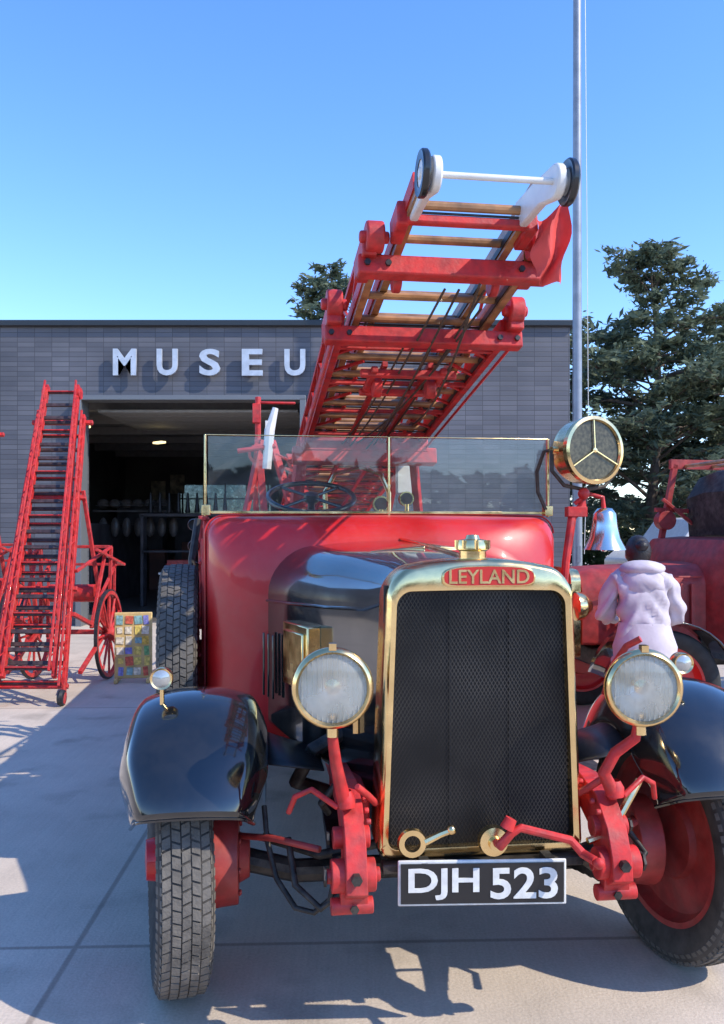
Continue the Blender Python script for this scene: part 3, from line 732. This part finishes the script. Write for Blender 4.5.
for i,(x,y,z) in enumerate(((-1.05,.30,1.150),(.83,.28,1.17),)):
    g=Geo(); g.lathe([(.030,.010),(.037,.014),(.040,0),(.037,-.03),(.026,-.05),(0,-.06)],(x,y,z),(0,-1,0),24); g.cyl((x,y+.02,z-.03),(x,y+.02,z-.1),.008)
    g.make('side_lamp_shell',BRASS,fe); g=Geo(); g.lathe([(.031,.010),(.018,.017),(0,.019)],(x,y,z),(0,-1,0),24); g.make('side_lamp_lens',LMP,fe)
g=Geo(); g.tube([(.56,.35,1.05),(.57,.3,1.16),(.60,.25,1.24),(.64,.22,1.27)],.012); g.tube([(.60,.25,1.2),(.56,.2,1.18),(.54,.18,1.14)],.009); g.make('nearside_bracket',REDF,fe)

# searchlight + bell on nearside pillar
e=empty('searchlight',(.910,1.30,2.050),(0,0,radians(14)),fe)
R=.163
g=Geo(); g.lathe([(R*.88,.0),(R*.92,.012),(R*1.02,.008),(R*1.03,-.02),(R*.97,-.03),(R*.97,-.12),(R*.9,-.15),(R*.5,-.19),(0,-.2)],(0,0,0),(0,-1,0),48)
for sx in(-1,1): g.cyl((sx*R,.08,0),(sx*(R+.03),.08,0),.02)
g.make('barrel',BRASS,e,smooth=45)
g=Geo(); g.lathe([(R*.9,-.004),(R*.5,-.004),(0,-.004)],(0,0,0),(0,-1,0),40); g.make('lens',M('searchlight_face',(.065,.056,.032),.35,coat=.3,var=.5,vscale=60,spec=.3),e)
g=Geo()
for k in range(3):
    a=pi/2+2*pi*k/3+.05; g.bar((0,-.006,0),(cos(a)*R*.9,-.006,sin(a)*R*.9),.005,.005,(0,1,0))
g.lathe([(.0,.010),(.012,.008),(.014,0)],(0,0,0),(0,-1,0),16)
g.make('guard',BRASS,e)
g=Geo(); g.tube([(-.19,.08,0),(-.19,.08,-.10),(-.12,.08,-.17),(0,.08,-.19),(.12,.08,-.17),(.19,.08,-.10),(.19,.08,0)],.010,8)
g.cyl((0,.08,-.18),(0,.08,-.26),.016); g.make('yoke',DARK,e)
g=Geo(); g.tube([(.89,1.38,1.84),(.88,1.38,1.78),(.82,1.36,1.72),(.78,1.34,1.5),(.76,1.34,1.2)],[.018,.022,.022,.02,.02],10)
g.tube([(.84,1.38,1.79),(.90,1.36,1.84),(.97,1.34,1.82),(.975,1.34,1.765)],.012,8); g.sphere((.88,1.36,1.84),.03); g.box((.84,1.36,1.75),(.10,.05,.05))
g.make('searchlight_post',REDF,fe,bevel=.003)
g=Geo(); g.lathe([(.0,.0),(.036,-.004),(.055,-.03),(.062,-.09),(.075,-.15),(.098,-.195),(.104,-.207),(.095,-.207),(.07,-.15)],(.975,1.33,1.77),(0,0,1),32); g.sphere((.975,1.33,1.57),.018); g.make('bell',CHROME,fe,smooth=60)
g=Geo(); g.tube([(.70,1.4,1.76),(.665,1.42,1.85),(.66,1.42,1.95),(.69,1.40,2.05),(.74,1.38,2.06)],.010,6); g.make('lamp_cable',ROPE,fe)
g=Geo()
g.tube([(-1.0,1.95,1.0),(-1.0,1.95,1.74)],.014); g.tube([(-1.0,1.8,1.72),(-1.0,2.15,1.72)],.014); g.tube([(-.98,1.5,1.0),(-.98,1.5,1.62)],.013)
g.box((-.99,1.9,1.55),(.06,.12,.10)); g.box((-.99,1.9,1.35),(.06,.12,.06)); g.tube([(-1.04,2.2,1.1),(-1.04,2.2,1.74)],.016)
for q in range(4): g.tube([(-1.0,1.5,1.05+.15*q),(-1.0,1.95,1.1+.15*q)],.008)
g.make('offside_handrails',REDF,fe,bevel=.004)
g=Geo()
for q in range(3): g.lathe([(.03,.02),(.035,0),(.03,-.02),(.0,-.025)],(-1.08,2.2,1.45+.12*q),(0,-1,0),14)
g.tube([(-1.06,2.0,1.2),(-1.08,2.05,1.5),(-1.05,2.1,1.72)],.02,8)
g.make('offside_fittings',IRON,fe)
# rear pump levers
g=Geo(); g.tube([(-.72,3.6,1.5),(-.74,3.55,2.0),(-.72,3.5,2.36),(-.72,3.5,2.62)],.022); g.tube([(-.86,3.2,2.2),(-.6,3.2,2.24)],.018); g.tube([(-.74,3.5,2.58),(-.45,3.5,2.58)],.010)
g.box((-.73,3.5,2.5),(.06,.06,.14)); g.bar((-.84,3.3,1.6),(-.70,3.4,2.3),.05,.03); g.bar((-.66,3.3,1.6),(-.72,3.4,2.3),.05,.03)
g.lathe([(.05,-.04),(.07,-.03),(.07,.03),(.05,.04)],(-.72,3.4,2.2),(0,-1,0),20)
g.bar((-.45,3.0,1.65),(-.62,3.5,2.3),.05,.04); g.bar((-.3,3.0,1.65),(-.5,3.5,2.2),.05,.04)
for q in range(6): g.bar((-.47-.025*q,3.05+.07*q,1.75+.09*q),(-.32-.03*q,3.05+.07*q,1.74+.08*q),.02,.02)
g.make('pump_lever',REDF,fe,bevel=.004)
g=Geo(); g.tube([(-.66,3.2,2.08),(-.64,3.2,2.35),(-.60,3.2,2.5)],[.03,.035,.02]); g.box((-.64,3.2,2.36),(.06,.04,.1)); g.make('nozzle',WHITE,fe)

# ------------------------------------------------------------------ ladder on engine
ld=empty('extension_ladder',(-.052,-.343,2.655),(radians(-9.2),0,radians(1.2)),fe)
S=((.33,.98,8.0,-.04,REDF),(.265,.50,6.6,.02,WOOD),(.185,.16,5.6,.07,WOOD))
gr=Geo(); gw=Geo(); rg=Geo(); st=Geo()
for k,(hw,y0,y1,z,mt) in enumerate(S):
    tgt=gr if k==0 else gw
    for s in(-1,1):
        tgt.box((s*hw,(y0+y1)/2,z),(.028,y1-y0,.09 if k==0 else .075))
        gr.box((s*(hw+.017),(y0+y1)/2,z+.01),(.006,y1-y0,.05))
        st.box((s*(hw-.016),(y0+y1)/2,z-.015),(.005,y1-y0,.022))
        if k<2:
            gr.box((s*hw,(y0+y1)/2,z+.17),(.022,y1-y0-.3,.022))
            n=int((y1-y0)/.45)
            for i in range(n):
                ya=y0+.2+i*.45
                gr.bar((s*hw,ya,z+.03),(s*hw,ya+.22,z+.17),.012,.012); gr.bar((s*hw,ya+.22,z+.17),(s*hw,ya+.44,z+.03),.012,.012)
    n=int((y1-y0)/.215)
    for i in range(n):
        ya=y0+.12+i*.215
        rg.cyl((-hw,ya,z),(hw,ya,z),.0150,n=10)
        if i%2==0: st.cyl((-hw,ya+.01,z-.02),(hw,ya+.01,z-.02),.004,n=6)
        if k==0:
            for s in(-1,1): gr.bar((s*(hw-.14),ya,z-.02),(s*hw,ya+.12,z-.03),.014,.010)
            if i%2==0: gr.box((0,ya+.02,z-.035),(2*hw,.022,.016))
for s in(-1,1): gr.box((s*.10,3.6,-.075),(.022,4.6,.022))
gr.make('ladder_red_rails',REDF,ld,smooth=None); gw.make('ladder_wood_rails',WOOD,ld,smooth=None); rg.make('rungs',WOOD,ld); st.make('steel_stiffeners',IRON,ld,smooth=None)
g=Geo()
g.box((0,.98,-.085),(.79,.06,.065)); g.box((0,.50,-.035),(.66,.06,.068)); g.box((0,.30,.03),(.40,.03,.03))
g.box((0,1.30,-.12),(.42,.03,.035)); g.box((0,1.55,-.12),(.36,.03,.03)); g.box((0,2.6,-.09),(.74,.06,.08))
for s in(-1,1):
    g.cyl((s*.33,.93,.02),(s*.39,.93,.02),.056,n=24); g.cyl((s*.31,.93,.02),(s*.41,.93,.02),.022,n=12)
    g.cyl((s*.25,.44,.04),(s*.31,.44,.04),.052,n=24); g.cyl((s*.23,.44,.04),(s*.33,.44,.04),.020,n=12)
    g.box((s*.36,1.02,-.02),(.06,.22,.08)); g.box((s*.295,.55,.02),(.05,.22,.08)); g.box((s*.21,.36,.05),(.04,.14,.08))
    g.cyl((s*.16,.62,-.02),(s*.19,.62,-.02),.045,n=20)
    g.box((s*.15,1.42,-.11),(.03,.30,.03)); g.cyl((s*.10,1.42,-.14),(s*.14,1.42,-.14),.045,n=18)
    g.bar((s*.36,1.0,-.10),(s*.36,2.6,-.10),.014,.014)
g.make('head_beams_and_rollers',REDF,ld,bevel=.008,smooth=35)
g=Geo()
for y,z,hw in((.98,-.085,.39),(.50,-.035,.32)):
    for s in(-1,1):
        for q in(.02,.09): g.cyl((s*(hw-q),y-.03,z),(s*(hw-q),y-.042,z),.011,n=6)
g.make('beam_bolts',IRON,ld)
g=Geo()
def cap(y,z,r,a0,a1,n=8): return [(y+r*cos(a0+(a1-a0)*i/n),z+r*sin(a0+(a1-a0)*i/n)) for i in range(n+1)]
for s in(-1,1):
    pr=cap(.0,.0,.05,pi/2+.3,3*pi/2+.3)+[(.12,-.005),(.30,.02),(.34,.05),(.32,.12),(.16,.09)]
    g.loft([[Vector((s*a,y,z)) for y,z in pr] for a in(.165,.192)])
    g.cyl((s*.19,0,0),(s*.225,0,0),.018,n=12)
g.cyl((-.19,0,0),(.19,0,0),.0095,n=12)
g.make('head_arms',WHITE,ld,bevel=.006)
g=Geo()
for s in(-1,1): g.lathe([(.038,-.009),(.05,-.008),(.062,-.011),(.066,-.006),(.066,.006),(.062,.011),(.05,.008),(.038,.009)],(s*.213,0,0),(1,0,0),32,closed=True)
g.make('head_wheels',PLATEB,ld)
g=Geo()
for s in(-1,1): g.lathe([(0,-.008),(.042,-.006),(.042,.006),(0,.008)],(s*.213,0,0),(1,0,0),24)
g.make('head_wheel_hubs',WHITE,ld)
g=Geo()
for x0,x1,y0,y1,sag in((-.02,-.10,.55,2.9,.05),(.03,.0,.55,3.0,.07),(.05,.05,.98,2.8,.03),(-.06,-.14,.98,2.7,.04),(.12,.10,.55,2.6,.02),(.09,.2,.5,2.2,.1),(.15,-.05,.7,2.6,.06)):
    g.tube([(x0+(x1-x0)*q,y0+(y1-y0)*q,-.08-sag*sin(pi*q)) for q in [i/8 for i in range(9)]],.005,6)
g.make('hoist_cables',ROPE,ld)
g=Geo(); g.box((0,2.62,-.15),(.84,.09,.09)); g.make('ladder_gantry_saddle',REDF,ld,bevel=.006)
g=Geo()
for s in(-1,1):
    g.bar((-.14+s*.34,2.32,2.10),(-.12+s*.44,2.5,1.2),.045,.045)
    g.bar((-.14+s*.30,2.6,2.08),(-.14+s*.30,3.2,1.66),.035,.035)
g.bar((-.52,2.32,2.12),(.24,2.32,2.12),.05,.05)
g.make('ladder_gantry',REDF,fe,bevel=.004)
vs=[];fs=[];n=12
for i in range(n+1):
    for j in range(n+1):
        a=i/n;b=j/n
        vs.append((.215+.12*a*(1-.45*b)+.010*sin(b*9+a*5),.26+.03*sin(a*9+b*3)+.05*b,.03-.17*b-.05*a*sin(b*2.5)+.08*a*(1-b)))
for i in range(n):
    for j in range(n): fs.append((i*(n+1)+j,(i+1)*(n+1)+j,(i+1)*(n+1)+j+1,i*(n+1)+j+1))
mk('warning_flag',vs,fs,M('flag_cloth',(.62,.07,.06),.8,var=.15,vscale=10),ld,smooth=60)

# ------------------------------------------------------------------ wheeled escape ladder, left
TREAD=M('escape_rungs',(.05,.03,.028),.5,var=.4,vscale=20)
def escape(loc):
    root=empty('wheeled_escape_ladder',loc)
    A=Vector((0,0,.12)); B=Vector((-.36,2.0,3.30)); ax=(B-A)
    side=Vector((1,.0,0)); nrm=ax.cross(side).normalized()
    g=Geo(); r=Geo()
    def rail(t0,t1,h0,h1,off):
        for s in(-1,1):
            a=A+ax*t0+side*s*h0+nrm*off; b=A+ax*t1+side*s*h1+nrm*off
            g.bar(a,b,.036,.07,nrm); a2=a-nrm*.16;b2=b-nrm*.10
            g.bar(a2,b2,.022,.026,nrm)
            n=int((t1-t0)*14)
            for i in range(n):
                p=a.lerp(b,i/n); q=a2.lerp(b2,(i+.5)/n); p2=a.lerp(b,(i+1)/n); g.bar(p,q,.012,.012); g.bar(q,p2,.012,.012)
        m=int((t1-t0)*ax.length/.19)
        for i in range(m):
            q=(i+.5)/m; p=A+ax*(t0+(t1-t0)*q)+nrm*off; h=h0+(h1-h0)*q
            r.bar(p-side*h,p+side*h,.04,.022,nrm)
            if i%3==0: g.bar(p-side*h-nrm*.02,p+side*h-nrm*.02,.016,.016,nrm)
    rail(0,.9,.32,.25,0); rail(.03,1.0,.245,.18,-.09)
    for s in(-1,1):
        g.bar(A+side*s*.32,A+side*s*.32+Vector((0,-.05,-.1)),.05,.06)
        hub=Vector((s*.38-.1,1.45,.52))
        g.bar(hub,A+ax*.62+side*s*.32,.04,.04); g.bar(hub,A+ax*.22+side*s*.34,.04,.04); g.bar(hub,Vector((s*.36,.35,.25)),.04,.04)
        g.bar(hub+Vector((0,.1,0)),hub+Vector((0.02*s,.15,.95)),.035,.035); g.bar(hub+Vector((.02*s,.15,.95)),A+ax*.35+side*s*.33,.03,.03)
        g.bar(Vector((s*.42-.1,1.0,1.45)),Vector((s*.40-.1,2.1,1.25)),.035,.03)
        g.cyl(A+ax*.97+side*s*.18-nrm*.09,A+ax*.97+side*s*.22-nrm*.09,.07,n=18)
        g.bar(hub+Vector((0,-.2,.4)),hub+Vector((0,.4,.75)),.03,.03)
        g.bar(hub+Vector((0,-.5,.1)),hub+Vector((0,.0,.9)),.035,.03); g.bar(hub+Vector((0,.3,-.1)),hub+Vector((0,.35,.8)),.03,.03)
    for t in(.02,.3,.6,.88): g.bar(A+ax*t-side*.35+nrm*.03,A+ax*t+side*.35+nrm*.03,.045,.045,nrm)
    g.bar((-.48,1.45,.52),(.28,1.45,.52),.05,.05); g.bar((-.48,1.6,1.47),(.28,1.6,1.47),.035,.035); g.bar((-.52,2.1,1.25),(.32,2.1,1.25),.03,.03)
    g.cyl((-.35,1.5,.95),(.15,1.5,.95),.10,n=18)
    g.make('frame',REDF,root,smooth=35,bevel=.004); r.make('rungs',TREAD,root,smooth=None)
    c=Geo()
    for s in(-1,1): c.lathe([(0,-.02),(.07,-.025),(.08,0),(.07,.025),(0,.02)],(s*.32,-.05,.08),(1,0,0),20)
    c.make('castors',IRON,root)
    for s in(-1,1):
        wv=Geo(); c0=(s*.42-.1,1.45,.50)
        wv.lathe([(.44,-.02),(.48,-.02),(.48,.02),(.44,.02)],c0,(1,0,0),48,closed=True)
        wv.lathe([(0,-.07),(.06,-.07),(.08,-.03),(.08,.03),(.06,.07),(0,.07)],c0,(1,0,0),20)
        for i in range(12):
            a=2*pi*i/12; wv.cyl((c0[0],c0[1]+.07*cos(a),c0[2]+.07*sin(a)),(c0[0],c0[1]+.45*cos(a),c0[2]+.45*sin(a)),.016,.013,n=8)
        wv.make('carriage_wheel',REDF,root,smooth=35)
        tv=Geo(); tv.lathe([(.479,-.02),(.498,-.016),(.498,.016),(.479,.02)],c0,(1,0,0),48,closed=True); tv.make('wheel_band',IRON,root)
    return root
escape((-3.15,8.06,0))
escape((-4.70,9.3,0))

# ------------------------------------------------------------------ poster board
pb=empty('poster_display_board',(-2.50,9.3,0),(0,0,radians(8)))
g=Geo(); g.box((0,0,.40),(.40,.05,.72)); g.box((-.17,0,.03),(.04,.3,.05)); g.box((.17,0,.03),(.04,.3,.05)); g.make('board',M('board_wood',(.60,.42,.16),.6,var=.2),pb,bevel=.01)
cols=[(.68,.42,.06),(.25,.45,.42),(.62,.12,.06),(.72,.64,.46),(.18,.40,.14),(.72,.55,.12),(.22,.22,.50)]
pm=[M('poster_%d'%i,c,.6,var=.35,vscale=30) for i,c in enumerate(cols)]
rnd=random.Random(2); gs=[Geo() for _ in cols]
for i in range(4):
    for j in range(6):
        gs[rnd.randrange(7)].box((-.140+i*.093+rnd.uniform(-.01,.01),-.029-.001*rnd.random(),.12+j*.112),(rnd.uniform(.05,.085),.006,rnd.uniform(.06,.1)),(0,rnd.uniform(-.1,.1),0))
for k,q in enumerate(gs):
    if q.v: q.make('poster_%d'%k,pm[k],pb,smooth=None)

# ------------------------------------------------------------------ second fire engine (right)
f2=empty('vintage_fire_engine',(1.75,7.25,0),(0,0,radians(-82)))
g=Geo(); L=[]
for v,hw,zt in((.0,.33,1.28),(.1,.35,1.32),(.6,.40,1.34),(1.0,.46,1.36)): L.append(rrect(hw,hw,.72,zt,.03,.16,.03,v,0,6,6))
g.loft(L); g.make('bonnet',REDD,f2,smooth=45)
g=Geo(); L=[]
for v,hw,zt in((1.0,.47,1.38),(1.06,.62,1.48),(1.12,.80,1.58),(1.4,.84,1.60)): L.append(rrect(hw,hw,.65,zt,.05,.15,0,v,0,6,6))
g.loft(L); g.box((0,4.6,1.1),(1.68,3.9,1.0)); g.box((-.82,2.2,1.0),(.04,.9,.8)); g.box((.82,2.2,1.0),(.04,.9,.8)); g.box((0,2.66,1.3),(1.6,.08,1.0))
for x in(-.6,.6):
    g.bar((x,1.15,1.5),(x,1.30,2.28),.05,.05); g.bar((x,3.0,1.5),(x,3.0,2.3),.06,.06); g.bar((x,1.25,2.28),(x,6.6,2.22),.05,.09)
    g.bar((x,1.1,1.85),(x,2.6,1.80),.04,.04); g.bar((x+.05,1.15,1.95),(x+.05,1.6,1.6),.03,.03)
    g.cyl((x-.05,1.2,1.75),(x+.05,1.2,1.75),.09,n=18)
g.tube([(.86,1.0,1.6),(.86,1.1,1.8),(.86,1.3,1.9)],.02); g.cyl((.80,1.05,1.66),(.92,1.05,1.66),.07,n=16)
g.make('body',REDD,f2,smooth=40,bevel=.01)
g=Geo()
for i in range(18): g.cyl((-.6,1.4+i*.27,2.26),(.6,1.4+i*.27,2.26),.018,n=8)
g.make('ladder_rungs',WOOD,f2)
g=Geo(); g.loft([rrect(.34,.34,.62,1.32,.03,.08,.03,-.02,0,6,6),rrect(.34,.34,.62,1.32,.03,.08,.03,-.1,0,6,6)]); 
for x in(-.42,.42): g.lathe([(0,.02),(.1,.01),(.12,0),(.11,-.06),(.05,-.13),(0,-.14)],(x,-.1,1.05),(0,-1,0),24)
g.make('radiator_and_lamps',BRASS,f2,smooth=50)
g=Geo(); g.box((0,-.105,1.0),(.56,.01,.6)); g.make('grille',PLATEB,f2)
g=Geo()
for i in range(8): g.box((.415+.008*i,.25+.09*i,1.05),(.02,.03,.35))
g.box((.48,.6,1.28),(.02,.7,.015)); g.make('bonnet_louvres',REDD,f2,bevel=.003)
for sx in(-1,1):
    wheel(f2,(sx*.80,.45,.45),.45,.18,0 if sx<0 else pi,'front_wheel',blocks=False,treadmat=RUBD)
    wheel(f2,(sx*.80,4.6,.45),.45,.2,0 if sx<0 else pi,'rear_wheel',blocks=False,treadmat=RUBD)
    g=Geo(); lo=[]
    for i in range(14):
        a=radians(15)+radians(140)*i/13; lo.append([Vector((sx*.80+dx,.45-.55*cos(a),.42+.56*sin(a)-.25*dx*dx)) for dx in(-.17,-.1,0,.1,.17)])
    g.loft(lo,cap=False,close=False); o=g.make('front_wing',BLACK,f2,smooth=60); s=o.modifiers.new('s','SOLIDIFY'); s.thickness=.01
g=Geo(); g.box((0,3.2,.62),(.8,6.2,.15)); g.box((-.95,2.4,.45),(.3,2.6,.04)); g.box((.95,2.4,.45),(.3,2.6,.04)); g.tube([(-.85,.45,.45),(.85,.45,.45)],.04)
hood=[(1.45,1.60),(1.42,2.0),(1.55,2.2),(2.0,2.24),(2.45,2.18),(2.6,1.6)]
g.loft([[Vector((x,y,z-(.05 if abs(x)>.5 else 0))) for y,z in hood] for x in(-.62,-.3,.3,.62)])
g.make('chassis_and_folded_hood',DARK,f2,bevel=.02)
g=Geo(); g.lathe([(.10,-.2),(.38,-.2),(.38,-.17),(.12,-.16),(.12,.16),(.38,.17),(.38,.2),(.10,.2)],(-.6,3.3,1.95),(1,0,0),30); g.make('hose_reel',REDF,f2)

# ------------------------------------------------------------------ person
def person(loc,rotz):
    root=empty('person_in_hoodie',loc,(0,0,rotz))
    SK=M('skin',(.50,.31,.22),.5,var=.06); HD=M('lilac_hoodie',(.52,.46,.50),.9,var=.16,vscale=6,bump=1.0,bscale=7)
    TR=M('dark_trousers',(.035,.04,.06),.85,var=.2,bump=.3,bscale=20); HR=M('dark_hair',(.015,.011,.010),.45,var=.3,vscale=40,bump=.4,bscale=80); SH=M('shoe',(.5,.5,.5),.6)
    V=[];E=[];Rr=[]
    def a(p,r,frm=None):
        V.append(p);Rr.append(r)
        if frm is not None: E.append((frm,len(V)-1))
        return len(V)-1
    pel=a((0,-.03,.90),(.175,.135)); w1=a((0,.0,1.03),(.165,.125),pel); c1=a((0,.05,1.16),(.185,.135),w1); c2=a((0,.12,1.28),(.175,.125),c1); nk=a((0,.18,1.37),(.075,.07),c2); hd=a((0,.22,1.43),(.055,.055),nk)
    hands=[]
    for s in(-1,1):
        h=a((s*.10,-.02,.85),(.105,.11),pel); k=a((s*.11,.03,.49),(.062,.065),h); an=a((s*.115,-.03,.09),(.042,.045),k); t=a((s*.13,.12,.045),(.04,.032),an)
        sh=a((s*.17,.12,1.31),(.080,.075),c2); el_=a((s*.255,.12,1.07),(.070,.070),sh); wr=a((s*.15,.35,1.03),(.045,.045),el_)
        hands.append((s,Vector((s*.15,.35,1.03))))
    def skin(name,V,E,Rr,root_i=0,lv=2):
        me=bpy.data.meshes.new(name); me.from_pydata(V,E,[]); me.update()
        ob=bpy.data.objects.new(name,me); scene.collection.objects.link(ob)
        ob.modifiers.new('sk','SKIN'); sb=ob.modifiers.new('sb','SUBSURF'); sb.levels=lv; sb.render_levels=lv
        for i,r in enumerate(Rr):
            sv=me.skin_vertices[0].data[i]; sv.radius=r if isinstance(r,tuple) else (r,r); sv.use_root=(i==root_i)
        bpy.context.view_layer.update()
        dg=bpy.context.evaluated_depsgraph_get(); m2=bpy.data.meshes.new_from_object(ob.evaluated_get(dg)); bpy.data.objects.remove(ob)
        m2.shade_smooth(); o=bpy.data.objects.new(name,m2); link(o,root); return o
    b=skin('body',V,E,Rr,lv=3); b.data.materials.clear()
    for m in(HD,TR,SH): b.data.materials.append(m)
    for p in b.data.polygons:
        z=p.center.z; p.material_index=2 if z<.085 else(1 if z<.80 else 0)
    for v in b.data.vertices:
        x,y,z=v.co
        if z>.8: v.co+=v.normal*(.010*sin(z*48+abs(x)*40+2*sin(x*14))+.007*sin(abs(x)*70+z*31))
    g=Geo(); g.loft([[Vector(((.195+d)*cos(t)*(1+.02*sin(5*t)),(.15+d)*sin(t)+y,z)) for t in [2*pi*i/32 for i in range(32)]] for z,d,y in((.74,.0,-.03),(.755,.022,-.03),(.79,.025,-.03),(.81,.008,-.03),(.88,.014,-.03),(.96,-.012,-.02),(1.04,-.03,.0))],cap=False); g.make('hoodie_hem',HD,root,smooth=60)
    g=Geo(); g.sphere((0,.035,1.29),.14,24,(1.05,.60,.80)); g.sphere((.0,.09,1.395),.130,20,(1.2,.95,.46)); g.sphere((-.08,.07,1.35),.07,16,(1,.8,.9)); g.sphere((.08,.07,1.35),.07,16,(1,.8,.9)); hb=g.make('hood',HD,root,smooth=80)
    for v in hb.data.vertices:
        x,y,z=v.co; v.co.y+=.010*sin(z*60+abs(x)*40); v.co.x+=.005*sin(z*50)
    for s,wr in hands:
        HV=[];HE=[];HRd=[]
        def h(p,r,f=None):
            HV.append(p);HRd.append(r)
            if f is not None: HE.append((f,len(HV)-1))
            return len(HV)-1
        r0=h(tuple(wr),.028); pm_=h((wr.x-s*.03,wr.y+.045,wr.z),(.036,.018),r0)
        for q,(ln,dz) in enumerate(((.07,.03),(.078,.01),(.073,-.01),(.058,-.03))):
            k1=h((wr.x-s*.05,wr.y+.08,wr.z+dz),.0095,pm_); k2=h((wr.x-s*(.055+ln*.35),wr.y+.08+ln*.45,wr.z+dz),.0088,k1); h((wr.x-s*(.06+ln*.8),wr.y+.08+ln*.6,wr.z+dz-.01),.0075,k2)
        t1=h((wr.x-s*.0,wr.y+.05,wr.z+.035),.012,r0); h((wr.x-s*.03,wr.y+.085,wr.z+.055),.0095,t1)
        o=skin('hand',HV,HE,HRd,0,1); o.data.materials.clear(); o.data.materials.append(SK)
    hy,hz=.07,-.05
    g=Geo(); g.sphere((0,.175+hy,1.545+hz),.092,24,(.83,1.02,1.22)); g.sphere((0,.275+hy,1.53+hz),.015,10,(.8,1.2,1.5))
    for s in(-1,1): g.sphere((s*.078,.17+hy,1.535+hz),.022,10,(.45,.8,1.3))
    g.sphere((0,.245+hy,1.485+hz),.03,12,(1.1,.7,.6)); g.make('head',SK,root,smooth=80)
    g=Geo(); 
    for s in(-1,1): g.sphere((s*.032,.258+hy,1.555+hz),.011,10)
    g.make('eyes',WHITE,root); g=Geo(); g.sphere((0,.262+hy,1.497+hz),.018,10,(1.2,.4,.3)); g.make('mouth',ENAM,root)
    g=Geo(); g.sphere((0,.16+hy,1.56+hz),.10,24,(.88,1.0,1.15)); g.sphere((.01,.08+hy,1.60+hz),.045,16,(1,1,.85)); g.sphere((0,.12+hy,1.49+hz),.07,16,(.85,.6,.9)); hr=g.make('hair',HR,root,smooth=80)
    rn=random.Random(5)
    for v in hr.data.vertices: v.co+=Vector((rn.uniform(-1,1),rn.uniform(-1,1),rn.uniform(-1,1)))*.0025
    bm=bmesh.new(); bm.from_mesh(hr.data)
    bmesh.ops.delete(bm,geom=[v for v in bm.verts if v.co.y>.225+hy and v.co.z<1.615+hz],context='VERTS'); bm.to_mesh(hr.data); bm.free()
    return root
person((1.90,5.72,0),radians(-8))
